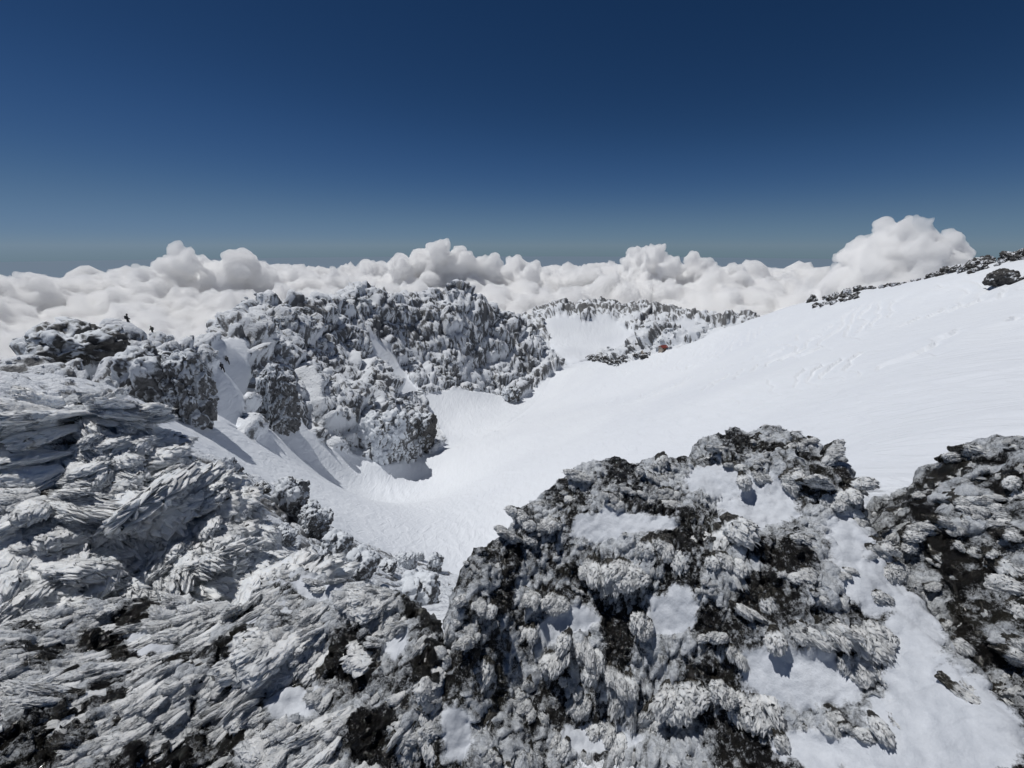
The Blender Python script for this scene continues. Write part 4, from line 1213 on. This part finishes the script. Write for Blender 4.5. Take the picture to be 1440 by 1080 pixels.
# ---- rock 3: low rock in front, feathers combed one way
def flow3(P):
    a = 0.2 * perlin(P, 0.6, 77)
    return -0.62 * np.cos(a) - 0.78 * np.sin(a), -0.78 * np.cos(a) + 0.62 * np.sin(a)
B3 = near_rock('rime_covered_rock', 'low dark rock with combed rime feathers sloping beside the humped rock',
 [(612,1090,1.14),(618,1000,1.28),(626,930,1.45),(612,872,1.72),(560,836,2.0),(500,818,2.15),(440,802,2.35),(400,805,2.45),(360,830,2.5),(310,852,2.6),(260,842,2.85),(200,836,3.05),(130,850,3.15),(60,866,3.2),(0,880,3.15),(-150,910,3.1),(-320,1000,3.0),(-320,1200,2.4),(300,1300,1.15),(610,1300,0.8)],
 [(450,900,1.85),(300,950,2.0),(150,950,2.4),(520,960,1.52),(400,1020,1.6),(0,1000,2.35),(200,1060,1.85),(420,840,2.2),(550,900,1.72)],
 0.0085, flow3, snowp=[(420,992,44,26,-8),(205,906,34,16,10),(530,880,26,22),(560,905,22,26),(440,830,60,14,15),(380,870,40,14,-25)],
 darkp=[(330,930,30,40,20),(345,920,30,20,-30),(70,1040,80,60,-20),(150,905,50,18,-15),(180,925,40,14,-10),(500,930,44,36,30),(530,1035,44,40),(220,1070,50,22),(380,1050,22,20),(590,870,34,14,30),(600,960,20,60),(270,990,12,20)], seed=3,
 shing=(0.30, 0.045, 0.022), shing2=(0.12, 0.018, 0.010), rime0=0.04, streak=0.010, drift=-0.35, bareness=-0.12,
 comb=lambda P: (-0.62, -0.78))
grow(B3, 700, FEATH + SLIM, (0.112, 0.36), lift=(0.10, 0.07), sink=0.08, flat=0.85, seed=3, nparts=290, stuffcol=K_FEATH, wid=(0.8, 1.3))

# ---- rock 4: the steep one behind, long plumes blown sideways
def flow4(P):
    u, v = pix(P)
    side = sstep(-25, 25, (u - 130) + (v - 580) * 0.62)       # either side of its spine
    a = np.radians(200 + (342 - 200 + 0 * u) * side)
    a = np.where(side > 0.5, np.radians(338 + 5 * perlin(P, 0.5, 5)), np.radians(238 + 5 * perlin(P, 0.5, 5)))
    return np.cos(a), np.sin(a)
def comb4(P):
    u, v = pix(P)
    side = ((u - 130) + (v - 580) * 0.62) > 0
    a = np.where(side, np.radians(338), np.radians(238))
    return np.cos(a), np.sin(a)
B4 = near_rock('rime_covered_rock', 'steep pointed rock plastered with long sideways plumes of rime',
 [(425,822,2.95),(352,788,3.5),(312,724,3.95),(292,672,4.3),(250,646,4.65),(224,612,5.05),(178,574,5.4),(135,562,5.6),(90,574,5.5),(40,606,5.3),(0,630,5.2),(-150,700,5.0),(-330,850,4.8),(-330,1000,4.2),(-150,960,3.6),(0,920,3.4),(130,890,3.35),(260,880,3.1),(340,872,2.85),(400,855,2.8)],
 [(125,612,5.05),(100,664,4.65),(65,715,4.35),(35,765,4.15),(60,640,5.55),(10,700,5.2),(-20,770,4.8),(170,640,4.95),(200,690,4.55),(150,730,4.4),(250,765,3.9),(130,780,4.1),(60,805,3.95),(150,840,3.7),(250,820,3.5),(310,825,3.3),(330,790,3.55),(0,840,3.9)],
 0.0145, flow4, snowp=[(150,740,40,12),(60,600,40,14,-30)], darkp=[(120,735,44,14,5),(130,595,10,20,-30),(100,660,22,9,-30),(170,762,30,10),(60,770,34,8),(85,705,24,9,-30),(195,655,18,12),(30,660,18,16),(180,830,22,14),(70,890,30,10),(290,790,8,22)], seed=4,
 shing=(0.8, 0.13, 0.07), shing2=(0.35, 0.045, 0.022), rough_amp=0.06, streak=0.02, comb=comb4, drift=-0.4, skirt=0.22, rime0=0.22, bottom=-5.0)
grow(B4, 520, FEATH + FEATH + SLIM, (0.40, 0.34), lift=(0.13, 0.07), sink=0.03, flat=0.85, sel=lambda u, v: (v > 585) & ((u - 224) * 0.9 < (v - 640)), seed=4, nparts=290, stuffcol=K_FEATH, wid=(0.8, 1.4))
